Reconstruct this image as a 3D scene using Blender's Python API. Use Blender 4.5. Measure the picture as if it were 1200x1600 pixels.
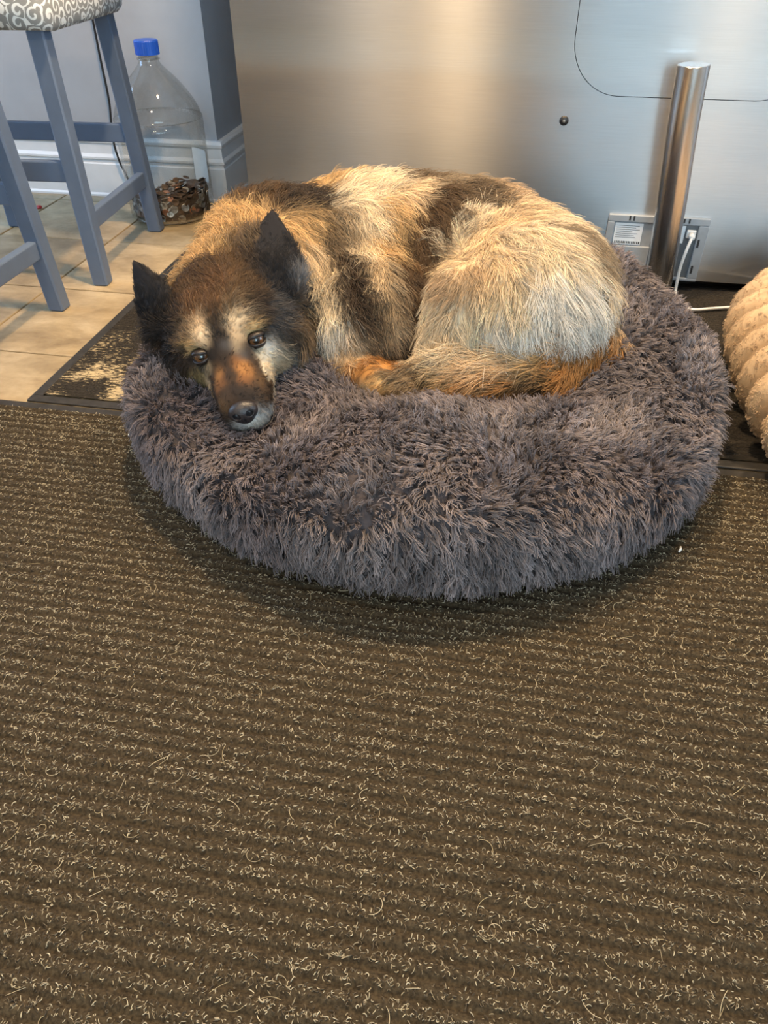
import bpy, bmesh, math, random
import numpy as np
from mathutils import Vector, Matrix
for o in list(bpy.data.objects): bpy.data.objects.remove(o)
SC=bpy.context.scene; COL=SC.collection
rng=np.random.default_rng(7); random.seed(7)
# ------------------------------------------------------------------ camera
cam=bpy.data.cameras.new('camera'); cam.sensor_fit='VERTICAL'; cam.sensor_height=32.0; cam.lens=24.0
cam.clip_start=.02; cam.clip_end=60
co=bpy.data.objects.new('camera',cam); COL.objects.link(co)
co.location=(0,0,.8); co.rotation_euler=(math.radians(90-38.6),0,math.radians(10))
SC.camera=co
# ------------------------------------------------------------------ world and lights
w=bpy.data.worlds.new('sky'); SC.world=w; w.use_nodes=True
bg=w.node_tree.nodes['Background']; bg.inputs[0].default_value=(.62,.80,1.0,1); bg.inputs[1].default_value=1.5
def area(name,loc,target,size,power,col,sizey=None,shape='RECTANGLE',spread=None):
    l=bpy.data.lights.new(name,'AREA'); l.energy=power; l.color=col; l.shape=shape; l.size=size
    if sizey: l.size_y=sizey
    if spread: l.spread=math.radians(spread)
    o=bpy.data.objects.new(name,l); COL.objects.link(o); o.location=loc
    o.rotation_euler=(Vector(target)-Vector(loc)).to_track_quat('-Z','Y').to_euler(); return o
WARM=(1.0,.70,.40); COOL=(.60,.80,1.0)
area('ceiling_lamp_warm',(-.36,1.50,2.45),(-.36,1.5,0),.14,50,WARM,shape='DISK')
area('ceiling_lamp_right',(.75,1.70,2.45),(0,1.4,0),.16,34,WARM,shape='DISK')
area('ceiling_lamp_warm_b',(-.85,.05,2.5),(-.3,.3,0),.24,15,(1.0,.76,.50),shape='DISK')
area('rear_wall_fill',(-1.3,-1.7,2.5),(-1.3,-2.2,.8),.30,30,(1.0,.91,.80),shape='DISK')  # added fill without a known lamp, lightens the rear wall mirrored in steel
area('daylight_rear',(1.35,-3.12,1.35),(.6,0,.6),2.4,66,(.60,.86,1.0),2.0)
area('daylight_left',(-3.22,1.7,1.25),(-1.0,1.9,.5),1.4,38,(.38,.65,1.0),1.5)
area('daylight_right',(3.12,1.2,1.3),(0,1.3,.3),1.6,22,(.60,.80,1.0),1.5)
vs=SC.view_settings; vs.view_transform='Standard'; vs.look='None'; vs.gamma=1.0; vs.use_curve_mapping=False; vs.exposure=0.55
SC.cycles.use_denoising=True; SC.cycles.denoiser='OPENIMAGEDENOISE'; SC.cycles.denoising_input_passes='RGB_ALBEDO_NORMAL'; SC.cycles.denoising_prefilter='FAST'
# ------------------------------------------------------------------ helpers
def tag(o,label=None,cat=None,group=None,kind=None):
    if label:o['label']=label
    if cat:o['category']=cat
    if group:o['group']=group
    if kind:o['kind']=kind
    return o
def empty(name,loc=(0,0,0),rz=0):
    o=bpy.data.objects.new(name,None); COL.objects.link(o); o.location=loc; o.rotation_euler=(0,0,rz); o.empty_display_size=.05; return o
def link(name,me,mat=None,parent=None,loc=None,rot=None):
    o=bpy.data.objects.new(name,me); COL.objects.link(o)
    if mat is not None and len(me.materials)==0: me.materials.append(mat)
    if parent: o.parent=parent
    if loc is not None:o.location=loc
    if rot is not None:o.rotation_euler=rot
    return o
def mdata(name,V,F,smooth=False):
    me=bpy.data.meshes.new(name); me.from_pydata([tuple(map(float,v)) for v in V],[],[tuple(f) for f in F]); me.update()
    if smooth: me.polygons.foreach_set('use_smooth',[True]*len(me.polygons))
    return me
def mesh(name,V,F,mat,parent=None,smooth=False,loc=None,rot=None): return link(name,mdata(name,V,F,smooth),mat,parent,loc,rot)
def boxdata(name,sx,sy,sz,bev=.003,seg=2,center=(0,0,0)):
    bm=bmesh.new(); bmesh.ops.create_cube(bm,size=1)
    for v in bm.verts: v.co=Vector((v.co.x*sx+center[0],v.co.y*sy+center[1],v.co.z*sz+center[2]))
    if bev>0: bmesh.ops.bevel(bm,geom=list(bm.edges),offset=bev,segments=seg,profile=.5,affect='EDGES')
    me=bpy.data.meshes.new(name); bm.to_mesh(me); bm.free(); return me
def box(name,x0,x1,y0,y1,z0,z1,mat,parent=None,bev=.003,seg=2):
    c=((x0+x1)/2,(y0+y1)/2,(z0+z1)/2)
    return link(name,boxdata(name,x1-x0,y1-y0,z1-z0,bev,seg),mat,parent,loc=c)
def frames(P):
    P=np.array(P,float); T=np.gradient(P,axis=0); T/=np.linalg.norm(T,axis=1,keepdims=True)
    n=np.cross(T[0],[0,0,1.0]); 
    if np.linalg.norm(n)<1e-3:n=np.cross(T[0],[1.0,0,0])
    n/=np.linalg.norm(n); N=[n]
    for i in range(1,len(P)):
        n=N[-1]-T[i]*(N[-1]@T[i]); N.append(n/np.linalg.norm(n))
    N=np.array(N); return P,T,N,np.cross(T,N)
def spline(P,n):
    P=np.array(P,float); Q=np.vstack([2*P[0]-P[1],P,2*P[-1]-P[-2]]); out=[]
    for i in range(len(P)-1):
        p0,p1,p2,p3=Q[i:i+4]
        for t in np.linspace(0,1,n,endpoint=False):
            out.append(.5*((2*p1)+(-p0+p2)*t+(2*p0-5*p1+4*p2-p3)*t*t+(-p0+3*p1-3*p2+p3)*t**3))
    out.append(P[-1]); return np.array(out)
def tube(P,r,n=12):
    P,T,N,B=frames(P); r=np.broadcast_to(np.array(r,float),(len(P),)); a=np.linspace(0,2*np.pi,n,endpoint=False)
    V=(P[:,None]+r[:,None,None]*(np.cos(a)[None,:,None]*N[:,None]+np.sin(a)[None,:,None]*B[:,None])).reshape(-1,3)
    F=[]
    for i in range(len(P)-1):
        for j in range(n): F.append((i*n+j,i*n+(j+1)%n,(i+1)*n+(j+1)%n,(i+1)*n+j))
    F.append(tuple(range(n-1,-1,-1))); k=(len(P)-1)*n; F.append(tuple(range(k,k+n)))
    return V,F
def lathe(prof,n=48,close=False):
    a=np.linspace(0,2*np.pi,n,endpoint=False); V=[];F=[]
    for r,z in prof:
        for t in a: V.append((r*math.cos(t),r*math.sin(t),z))
    m=len(prof)
    for i in range(m if close else m-1):
        for j in range(n): F.append((i*n+j,i*n+(j+1)%n,((i+1)%m)*n+(j+1)%n,((i+1)%m)*n+j))
    return V,F
# materials -------------------------------------------------------
class NT:
    def __init__(s,name):
        s.m=bpy.data.materials.new(name); s.m.use_nodes=True; s.t=s.m.node_tree; s.b=s.t.nodes['Principled BSDF']; s.out=s.t.nodes['Material Output']
    def n(s,t,**k):
        x=s.t.nodes.new(t)
        for a,b in k.items():
            if a.startswith('i_'):
                key=a[2:]; key=int(key) if key.isdigit() else key.replace('_',' ')
                x.inputs[key].default_value=b
            else: setattr(x,a,b)
        return x
    def l(s,a,b): s.t.links.new(a,b)
    def coord(s,kind='Object',scale=(1,1,1)):
        c=s.n('ShaderNodeTexCoord'); m=s.n('ShaderNodeMapping'); m.inputs['Scale'].default_value=scale; s.l(c.outputs[kind],m.inputs[0]); return m.outputs[0]
    def noise(s,vec,scale,detail=4,rough=.55,dist=0):
        x=s.n('ShaderNodeTexNoise'); x.inputs['Scale'].default_value=scale;x.inputs['Detail'].default_value=detail;x.inputs['Roughness'].default_value=rough;x.inputs['Distortion'].default_value=dist
        s.l(vec,x.inputs['Vector']); return x.outputs['Fac']
    def ramp(s,fac,stops):
        r=s.n('ShaderNodeValToRGB'); e=r.color_ramp.elements
        while len(e)<len(stops): e.new(.5)
        for i,(p,c) in enumerate(stops): e[i].position=p; e[i].color=(*c,1) if len(c)==3 else c
        s.l(fac,r.inputs[0]); return r.outputs[0]
    def mix(s,fac,a,b):
        m=s.n('ShaderNodeMix',data_type='RGBA')
        for sock,v in ((m.inputs[0],fac),(m.inputs[6],a),(m.inputs[7],b)):
            if isinstance(v,(int,float)): sock.default_value=v
            elif isinstance(v,tuple): sock.default_value=(*v,1)
            else: s.l(v,sock)
        return m.outputs[2]
    def math(s,op,a,b=0.0):
        m=s.n('ShaderNodeMath',operation=op)
        for sock,v in ((m.inputs[0],a),(m.inputs[1],b)):
            if isinstance(v,(int,float)): sock.default_value=v
            else: s.l(v,sock)
        return m.outputs[0]
    def bump(s,h,strength=.3,dist=.002):
        b=s.n('ShaderNodeBump'); b.inputs['Strength'].default_value=strength; b.inputs['Distance'].default_value=dist; s.l(h,b.inputs['Height']); s.l(b.outputs[0],s.b.inputs['Normal'])
    def set(s,col=None,rough=None,metal=None,spec=None):
        if col is not None:
            if isinstance(col,tuple): s.b.inputs['Base Color'].default_value=(*col,1)
            else: s.l(col,s.b.inputs['Base Color'])
        if rough is not None:
            if isinstance(rough,(int,float)): s.b.inputs['Roughness'].default_value=rough
            else: s.l(rough,s.b.inputs['Roughness'])
        if metal is not None: s.b.inputs['Metallic'].default_value=metal
        if spec is not None: s.b.inputs['Specular IOR Level'].default_value=spec
        return s
def plain(name,col,rough=.5,metal=0,var=.06,scale=30,spec=None):
    m=NT(name); v=m.coord(); f=m.noise(v,scale,5)
    d=tuple(c*(1-var*2) for c in col); u=tuple(min(1,c*(1+var*2)) for c in col)
    m.set(m.ramp(f,[(.3,d),(.7,u)]),rough,metal,spec); return m.m
M={}
M['wall']=plain('painted wall grey',(.34,.35,.37),.6,var=.03,scale=6)
M['trim']=plain('white trim paint',(.66,.67,.68),.4,var=.03,scale=12)
M['ceiling']=plain('ceiling white',(.75,.74,.72),.8,var=.02)
M['warmwall']=plain('warm beige wall',(.64,.60,.55),.7,var=.04,scale=4)
M['frame']=plain('window frame white',(.7,.72,.74),.4,var=.02)
t=NT('beige stone tile'); v=t.coord('Object',(1,1.7,1)); oi=t.n('ShaderNodeObjectInfo')
add=t.n('ShaderNodeVectorMath',operation='ADD'); t.l(v,add.inputs[0]); sc=t.n('ShaderNodeVectorMath',operation='SCALE'); t.l(oi.outputs['Location'],sc.inputs[0]); sc.inputs['Scale'].default_value=3.7; t.l(sc.outputs[0],add.inputs[1]); v2=add.outputs[0]
f1=t.noise(v2,7,8,.68,.35); f2=t.noise(v2,38,5,.65)
c=t.ramp(f1,[(.30,(.205,.150,.082)),(.5,(.345,.265,.155)),(.70,(.46,.37,.235))])
c2=t.ramp(f2,[(.25,(.62,.55,.45)),(.55,(1,1,1))]); mm=t.n('ShaderNodeMix',data_type='RGBA',blend_type='MULTIPLY'); mm.inputs[0].default_value=.45; t.l(c,mm.inputs[6]); t.l(c2,mm.inputs[7])
rv=t.ramp(oi.outputs['Random'],[(0,(.88,.88,.88)),(1,(1.06,1.05,1.03))]); m3=t.n('ShaderNodeMix',data_type='RGBA',blend_type='MULTIPLY'); m3.inputs[0].default_value=1; t.l(mm.outputs[2],m3.inputs[6]); t.l(rv,m3.inputs[7])
t.set(m3.outputs[2],.42); t.bump(f2,.25,.002); M['tile']=t.m
M['grout']=plain('sanded grout',(.30,.225,.14),.9,var=.15,scale=120)
# brushed steel
t=NT('brushed steel'); v=t.coord('Object',(1,1,60)); f=t.noise(v,10,4,.6); v3=t.coord('Object',(.6,1,1)); sm=t.noise(v3,3.2,4,.5)
t.set(t.ramp(f,[(.3,(.56,.57,.585)),(.7,(.63,.64,.65))]),t.ramp(sm,[(.35,(.35,.35,.35)),(.7,(.39,.39,.39))]),1.0)
t.b.inputs['Anisotropic'].default_value=1.0
tg=t.n('ShaderNodeCombineXYZ'); tg.inputs[2].default_value=1.0; t.l(tg.outputs[0],t.b.inputs['Tangent'])
ga=t.n('ShaderNodeBsdfAnisotropic'); ga.inputs['Color'].default_value=(.62,.63,.64,1); ga.inputs['Roughness'].default_value=.23; ga.inputs['Anisotropy'].default_value=.97; ga.inputs['Rotation'].default_value=0.0; t.l(tg.outputs[0],ga.inputs['Tangent'])
mx=t.n('ShaderNodeMixShader'); mx.inputs[0].default_value=.5; t.l(t.b.outputs[0],mx.inputs[1]); t.l(ga.outputs[0],mx.inputs[2]); t.l(mx.outputs[0],t.out.inputs[0])
t.bump(f,.05,.0005); M['steel']=t.m
t=NT('polished chrome'); t.set((.62,.62,.62),.22,1.0); M['chrome']=t.m
M['seam']=plain('dark seam',(.02,.02,.022),.6)
M['blackrubber']=plain('black rubber',(.022,.020,.018),.55,var=.2,scale=60)
M['plate']=plain('grey plastic plate',(.30,.33,.36),.45,var=.04)
M['platedark']=plain('dark grey plastic recess',(.13,.145,.16),.5,var=.05)
M['white']=plain('white plastic',(.72,.72,.70),.4,var=.03)
M['paper']=plain('white paper label',(.72,.76,.80),.6,var=.02)
M['ink']=plain('dark print',(.05,.055,.06),.6)
M['stool']=plain('blue grey stool paint',(.098,.135,.205),.42,var=.05,scale=9)
M['cord']=plain('black cord',(.012,.012,.013),.4)
M['blue']=plain('blue plastic cap',(.012,.085,.50),.35,var=.05)
M['copper']=plain('copper coin',(.50,.23,.13),.4,.85,var=.15,scale=90)
M['coin']=plain('nickel coin',(.34,.31,.27),.35,.9,var=.25,scale=90)
M['browncoin']=plain('tarnished coin',(.10,.062,.038),.5,.7,var=.25,scale=90)
M['red']=plain('red scrap',(.45,.02,.02),.5)
# damask scroll upholstery
t=NT('damask upholstery'); v=t.coord('Object')
vo=t.n('ShaderNodeTexVoronoi',feature='F1'); vo.inputs['Scale'].default_value=30; vo.inputs['Randomness'].default_value=.75; t.l(v,vo.inputs['Vector'])
sb=t.n('ShaderNodeVectorMath',operation='SUBTRACT'); t.l(v,sb.inputs[0]); t.l(vo.outputs['Position'],sb.inputs[1])
sx=t.n('ShaderNodeSeparateXYZ'); t.l(sb.outputs[0],sx.inputs[0])
xy=t.math('ADD',sx.outputs[0],sx.outputs[1]); an=t.math('ARCTAN2',sx.outputs[2],xy)
ph=t.math('ADD',t.math('MULTIPLY',vo.outputs['Distance'],15.0),an); st=t.math('SINE',ph)
nz=t.noise(v,70,2); st2=t.math('ADD',st,t.math('MULTIPLY',t.math('SUBTRACT',nz,.5),1.2))
wv=t.noise(t.coord('Object',(1,1,1)),420,2)
fc=t.ramp(st2,[(.30,(0,0,0)),(.6,(1,1,1))])
t.set(t.mix(fc,(.25,.255,.25),(.74,.76,.75)),.8); t.bump(wv,.2,.001); M['damask']=t.m
# glass (thin walled: clear with fresnel gloss)
def glass(name,tint,rough=.03,ior=1.45):
    t=NT(name); t.t.nodes.remove(t.b); tr=t.n('ShaderNodeBsdfTransparent'); tr.inputs[0].default_value=(*tint,1); gl=t.n('ShaderNodeBsdfGlossy'); gl.inputs['Roughness'].default_value=rough
    fr=t.n('ShaderNodeLayerWeight'); fr.inputs[0].default_value=.5; fo=t.math('ADD',t.math('MULTIPLY',t.math('POWER',fr.outputs['Facing'],2.5),.5),.05); mx=t.n('ShaderNodeMixShader'); t.l(fo,mx.inputs[0]); t.l(tr.outputs[0],mx.inputs[1]); t.l(gl.outputs[0],mx.inputs[2]); t.l(mx.outputs[0],t.out.inputs[0]); return t.m
M['jug']=glass('clear jug plastic',(.85,.85,.83),.04); M['pane']=glass('window pane',(.95,.97,.98),.01)
# mats
def matmat(name,ca,cb,wear=False):
    t=NT(name); v=t.coord('Object'); f=t.noise(v,260,3,.6); g=t.noise(v,5,3)
    c=t.ramp(f,[(.35,ca),(.68,cb)])
    if wear:
        vs_=t.coord('Object',(70,210,1)); s1=t.noise(vs_,1.0,4,.7); p=t.noise(v,7.5,3,.5,.4)
        k=t.math('ADD',t.math('MULTIPLY',p,1.5),t.math('MULTIPLY',s1,.8)); k=t.ramp(k,[(.60,(0,0,0)),(.66,(1,1,1))])
        kk=t.math('SUBTRACT',t.math('ADD',t.math('MULTIPLY',p,1.05),t.math('MULTIPLY',s1,.95)),0.98); kk=t.math('MULTIPLY',kk,8.0); sp=t.n('ShaderNodeSeparateXYZ'); t.l(v,sp.inputs[0]); dx=t.math('ADD',sp.outputs[0],.80); dx=t.math('MULTIPLY',t.math('MULTIPLY',dx,dx),9.0); kk=t.math('SUBTRACT',kk,dx); cl=t.n('ShaderNodeClamp'); t.l(kk,cl.inputs[0])
        c=t.mix(cl.outputs[0],c,(.42,.34,.21))
    t.set(c,.9,spec=.15); t.bump(f,.5,.002); return t.m
M['mat']=matmat('brown mat backing',(.021,.0155,.009),(.062,.047,.028)); M['mat2']=matmat('black worn mat',(.010,.009,.008),(.035,.030,.024),True)
# fibres -----------------------------------------------------------
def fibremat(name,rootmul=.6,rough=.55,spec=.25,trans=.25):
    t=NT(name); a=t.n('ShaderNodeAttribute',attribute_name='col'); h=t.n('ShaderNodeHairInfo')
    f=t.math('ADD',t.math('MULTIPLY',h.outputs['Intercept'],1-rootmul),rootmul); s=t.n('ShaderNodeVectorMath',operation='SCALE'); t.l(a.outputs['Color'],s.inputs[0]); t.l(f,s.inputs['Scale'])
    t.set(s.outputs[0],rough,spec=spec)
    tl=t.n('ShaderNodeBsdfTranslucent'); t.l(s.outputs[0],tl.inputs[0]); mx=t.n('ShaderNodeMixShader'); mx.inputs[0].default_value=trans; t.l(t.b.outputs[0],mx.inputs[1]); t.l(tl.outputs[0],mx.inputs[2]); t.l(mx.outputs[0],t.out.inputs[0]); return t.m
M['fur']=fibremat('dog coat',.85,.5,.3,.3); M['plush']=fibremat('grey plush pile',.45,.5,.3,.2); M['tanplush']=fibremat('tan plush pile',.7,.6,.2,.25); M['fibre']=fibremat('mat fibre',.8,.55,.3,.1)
def strands(name,P,R,Cc,mat,parent=None):
    """P (n,k,3) points, R (n,k) radii, Cc (n,3) colour"""
    n,k=P.shape[:2]; hc=bpy.data.hair_curves.new(name); hc.add_curves([k]*n)
    hc.attributes['position'].data.foreach_set('vector',P.astype(np.float32).ravel())
    ra=hc.attributes.get('radius') or hc.attributes.new('radius','FLOAT','POINT'); ra.data.foreach_set('value',R.astype(np.float32).ravel())
    ca=hc.attributes.new('col','FLOAT_COLOR','CURVE'); c4=np.ones((n,4),np.float32); c4[:,:3]=np.clip(Cc,0,1); ca.data.foreach_set('color',c4.ravel())
    hc.materials.append(mat); o=bpy.data.objects.new(name,hc); COL.objects.link(o)
    if parent:o.parent=parent
    return o
def unit(v): return v/(np.linalg.norm(v,axis=-1,keepdims=True)+1e-9)
def sample_mesh(me,n,weight=None):
    me.calc_loop_triangles(); T=np.empty(len(me.loop_triangles)*3,np.int32); me.loop_triangles.foreach_get('vertices',T); T=T.reshape(-1,3)
    V=np.empty(len(me.vertices)*3,np.float32); me.vertices.foreach_get('co',V); V=V.reshape(-1,3).astype(float)
    N=np.empty(len(me.vertices)*3,np.float32); me.vertices.foreach_get('normal',N); N=N.reshape(-1,3).astype(float)
    A=np.linalg.norm(np.cross(V[T[:,1]]-V[T[:,0]],V[T[:,2]]-V[T[:,0]]),axis=1)
    if weight is not None: A=A*weight(V[T].mean(1))
    i=rng.choice(len(T),n,p=A/A.sum()); u=np.sqrt(rng.random(n)); v=rng.random(n); w_=np.stack([1-u,u*(1-v),u*v],-1)
    return (V[T[i]]*w_[...,None]).sum(1), unit((N[T[i]]*w_[...,None]).sum(1))
def vnoise(P,scale,seed=0):
    """cheap smooth pseudo noise in -1..1"""
    r=np.random.default_rng(seed); out=np.zeros(len(P))
    for i in range(5):
        k=r.normal(size=3)*scale; out+=np.sin(P@k+r.random()*6.28)
    return out/5**.5*.9
# ------------------------------------------------------------------ room shell
WY=2.56            # face of the wall left of the counter
fl=box('floor',-3.3,3.3,-3.3,3.2,-.06,-.0035,M['grout'],bev=0); tag(fl,'grout bed of the beige tiled floor','floor',kind='structure')
tp=.3533; tm=boxdata('tile',tp-.005,tp-.005,.010,.0022,2); tm.materials.append(M['tile'])
gx=-1.208; gy_=1.415; flz=-(-.06-.0035)/2
for i in range(-6,12):
    for j in range(-13,5):
        cx=gx+(i+.5)*tp; cy=gy_+(j+.5)*tp
        if abs(cx)>3.3-tp/2 or cy>3.1 or cy<-3.1: continue
        if i<0 and j>=3 and cy>2.75: continue
        o=bpy.data.objects.new('tile',tm); COL.objects.link(o); o.parent=fl; o.location=(cx-fl.location.x,cy-fl.location.y,-.005-fl.location.z+random.uniform(-.0004,.0004)); o.rotation_euler=(0,0,random.choice((0,math.pi)))
def wall(name,*a,mat='wall',label=None):
    o=box(name,*a,M[mat],bev=0); tag(o,label or name.replace('_',' ')+' of the room','wall',kind='structure'); return o
wall('wall_back_left',-3.3,-1.0,WY,WY+.12,-.0,2.6,label='grey painted wall behind the stools and jug')
wall('wall_return',-1.12,-1.0,WY+.12,3.2,0,2.6,label='grey return wall beside the steel cabinet')
wall('wall_alcove',-1.0,3.3,3.08,3.2,0,2.6,label='wall behind the steel cabinet')
def wall_with_window(name,wname,axis,pos,thick,a0,a1,w0,w1,z0,z1,mat):
    def bx(nm,u0,u1,zz0,zz1,p0,p1,m,parent=None,bev=0):
        if axis=='x': return box(nm,p0,p1,u0,u1,zz0,zz1,m,parent,bev)
        return box(nm,u0,u1,p0,p1,zz0,zz1,m,parent,bev)
    r=empty(name); tag(r,name.replace('_',' ')+' with a window opening','wall',kind='structure')
    p0,p1=min(pos,pos+thick),max(pos,pos+thick)
    for u0,u1,q0,q1 in ((a0,w0,0,2.6),(w1,a1,0,2.6),(w0,w1,0,z0),(w0,w1,z1,2.6)):
        if u1-u0>.01 and q1-q0>.01: bx('wall_section',u0,u1,q0,q1,p0,p1,mat,r)
    k=empty(wname); tag(k,wname.replace('_',' ')+' with white frame and daylight','window',kind='structure')
    m=(p0+p1)/2; f=.05
    for u0,u1,q0,q1 in ((w0,w0+f,z0,z1),(w1-f,w1,z0,z1),(w0+f,w1-f,z0,z0+f),(w0+f,w1-f,z1-f,z1)): bx('window_frame',u0,u1,q0,q1,m-.03,m+.03,M['frame'],k,.004)
    mu=(w0+w1)/2; bx('mullion',mu-.03,mu+.03,z0+f,z1-f,m-.025,m+.025,M['frame'],k,.004)
    for u0,u1 in ((w0+f,mu-.03),(mu+.03,w1-f)): bx('pane',u0,u1,z0+f,z1-f,m-.003,m+.003,M['pane'],k)
wall_with_window('wall_rear','window_1','y',-3.3,.12,-3.3,3.3,.1,2.6,.25,2.35,M['warmwall'])
wall_with_window('wall_left','window_2','x',-3.3,-.12,-3.3,WY+.12,.9,2.45,.4,2.1,M['wall'])
wall_with_window('wall_right','window_3','x',3.3,.12,-3.3,3.2,.3,2.1,.4,2.1,M['wall'])
cl=box('ceiling',-3.3,3.3,-3.3,3.2,2.6,2.68,M['ceiling'],bev=0); tag(cl,'plain white ceiling of the room','ceiling',kind='structure')
# baseboards: moulded profile (depth from wall, height)
BP=[(0,0),(.026,0),(.026,.006),(.022,.012),(.022,.104),(.019,.108),(.019,.116),(.0225,.120),(.0225,.126),(.017,.136),(.016,.165),(.0195,.170),(.0205,.178),(.016,.187),(0,.187)]
def baseboard(name,path,label):
    V=[];F=[];k=len(BP)
    for (px,py,nx,ny) in path:
        for d,h in BP: V.append((px+nx*d,py+ny*d,h))
    for i in range(len(path)-1):
        for j in range(k): F.append((i*k+j,i*k+(j+1)%k,(i+1)*k+(j+1)%k,(i+1)*k+j))
    F.append(tuple(range(k)));e=(len(path)-1)*k;F.append(tuple(range(e+k-1,e-1,-1)))
    o=mesh(name,V,F,M['trim']); tag(o,label,'baseboard',kind='structure')
baseboard('baseboard_left',[(-3.3,WY,0,-1),(-1.0,WY,1,-1)],'tall white moulded baseboard under the grey wall')
baseboard('baseboard_return',[(-1.0,WY,1,-1),(-1.0,3.08,1,0)],'shaded moulded baseboard turning the corner beside the cabinet')
# warm upright wall lamp on the rear wall (mirrored in the steel)
t=NT('warm lamp glow'); t.set((.9,.7,.45),.5); t.b.inputs['Emission Color'].default_value=(1,.62,.30,1); t.b.inputs['Emission Strength'].default_value=5; M['glow']=t.m
wl=empty('wall_lamp',(-.82,-3.18,0)); tag(wl,'tall warm glowing tube lamp on the rear wall','lamp')
V,F=tube([(0,0,.5),(0,0,1.9)],.045,14); mesh('lamp_tube',V,F,M['glow'],wl,True); box('lamp_bracket',-.03,.03,-.003,.05,.0,.5,M['frame'],wl) 
# ------------------------------------------------------------------ steel cabinet
SY=2.03
ct=empty('steel_cabinet',(.335,SY,0)); tag(ct,'wide brushed stainless steel cabinet front behind the dog','cabinet')
def inp(o,p): o.parent=p; o.location=Vector(o.location)-Vector(p.location); return o
hx0,hx1,hz0,hz1,hr=.0715-.335,.5985-.335,.446,.97,.115
def rrect(x0,x1,z0,z1,r,n=14):
    out=[]
    for cx,cz,a0 in ((x0+r,z0+r,180),(x1-r,z0+r,270),(x1-r,z1-r,0),(x0+r,z1-r,90)):
        for i in range(n+1):
            a=math.radians(a0+90*i/n); out.append((cx+r*math.cos(a),cz+r*math.sin(a)))
    return out
# main panel with a rounded hatch opening
bm=bmesh.new(); X0,X1,Z0,Z1=-1.056,1.056,.030,1.85; outer=[(X0,Z0),(X1,Z0),(X1,Z1),(X0,Z1)]  # unseen upper part made this tall to shade the alcove beside it
def ring(pts,y): return [bm.verts.new((x,y,z)) for x,z in pts]
ro=ring(outer,0); hole=rrect(hx0,hx1,hz0,hz1,hr); rh=ring(hole,0)
eo=[bm.edges.new((ro[i],ro[(i+1)%4])) for i in range(4)]; eh=[bm.edges.new((rh[i],rh[(i+1)%len(rh)])) for i in range(len(rh))]
bmesh.ops.triangle_fill(bm,edges=eo+eh,use_beauty=True)
back=ring(hole,.004)
for i in range(len(rh)): bm.faces.new((rh[i],rh[(i+1)%len(rh)],back[(i+1)%len(rh)],back[i]))
b2=ring(outer,.60)
for i in range(4): bm.faces.new((ro[i],ro[(i+1)%4],b2[(i+1)%4],b2[i]))
bm.faces.new(b2); bmesh.ops.recalc_face_normals(bm,faces=bm.faces)
me=bpy.data.meshes.new('panel'); bm.to_mesh(me); bm.free(); link('panel',me,M['steel'],ct)
g=.0016; pts=rrect(hx0+g,hx1-g,hz0+g,hz1-g,hr-g); n=len(pts)
V=[(x,-.0003,z) for x,z in pts]+[(x,.006,z) for x,z in pts]; F=[tuple(range(n-1,-1,-1))]+[(i,(i+1)%n,n+(i+1)%n,n+i) for i in range(n)]
mesh('hatch',V,F[:1]+F[1:],M['steel'],ct)
V,F=tube(np.array([(x,.0035,z) for x,z in rrect(hx0,hx1,hz0,hz1,hr)]+[(hx0,.0035,hz0+hr)]),.0012,6); mesh('hatch_gasket',V,F,M['seam'],ct,True)
# screw
sw=mesh('screw',*lathe([(0,.004),(.006,.0038),(.0098,.0022),(.0108,0),(.0108,-.004)],24),M['cord'],ct,True,loc=(.072-.335,-.0001,.392),rot=(math.pi/2,0,0))
V,F=lathe([(0,.0052),(.0032,.005),(.0042,.003)],6); mesh('socket',V,F,M['coin'],sw)
box('kick_plinth',-1.03,1.03,.05,.58,0,.030,M['blackrubber'],ct,.002)
# connection plate at the foot of the panel
px=lambda x:x-.335
pl=empty('connection_plate',(0,0,0)); pl.parent=ct
def pbox(nm,x0,x1,z0,z1,y0,y1,m,bev=.0015): 
    return box(nm,px(x0),px(x1),y0,y1,z0,z1,m,pl,bev)
x0,x1,z0,z1=.213,.456,.031,.188
for a in ((x0,x1,z1-.017,z1),(x0,x1,z0,z0+.008),(x0,x0+.017,z0+.008,z1-.017),(x1-.024,x1,z0+.008,z1-.017)): pbox('plate_frame',*a,-.010,-.0005,M['plate'],.002)
pbox('plate_back',x0+.017,x1-.024,z0+.008,z1-.017,-.003,-.0005,M['platedark'],0)
pbox('plate_cover',x0+.017,.325,z0+.008,.112,-.009,-.003,M['plate'],.002)
pbox('divider',.372,.380,z0+.008,z1-.017,-.009,-.003,M['plate'],.001)
pbox('label_backing',x0+.017,.325,.112,z1-.017,-.0055,-.003,M['plate'],.001)
lb=pbox('rating_label',.232,.300,.115,.168,-.0068,-.0055,M['paper'],0)
for i in range(7):
    wdt=(.058,.05,.06,.042,.056,.048,.052)[i]; pbox('print_line',.236,.236+wdt*.95,.1615-i*.0048,.1625-i*.0048,-.0071,-.0068,M['ink'],0)
for i in range(15): pbox('barcode_bar',.236+i*.0042,.2380+i*.0042+.0006*(i%3),.1175,.1235,-.0071,-.0068,M['ink'],0)
pbox('side_label',.380,.402,.125,.168,-.0045,-.003,M['paper'],0)
for xx in (.262,.272,.392,.404): pbox('vent_slot',xx,xx+.004,.176,.187,-.0106,-.010,M['seam'],0)
for zz in (.118,.052): pbox('latch_slot',.436,.441,zz,zz+.02,-.0106,-.010,M['seam'],0)
pbox('cable_socket',.406,.428,.140,.160,-.012,-.003,M['white'],.002)
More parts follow.
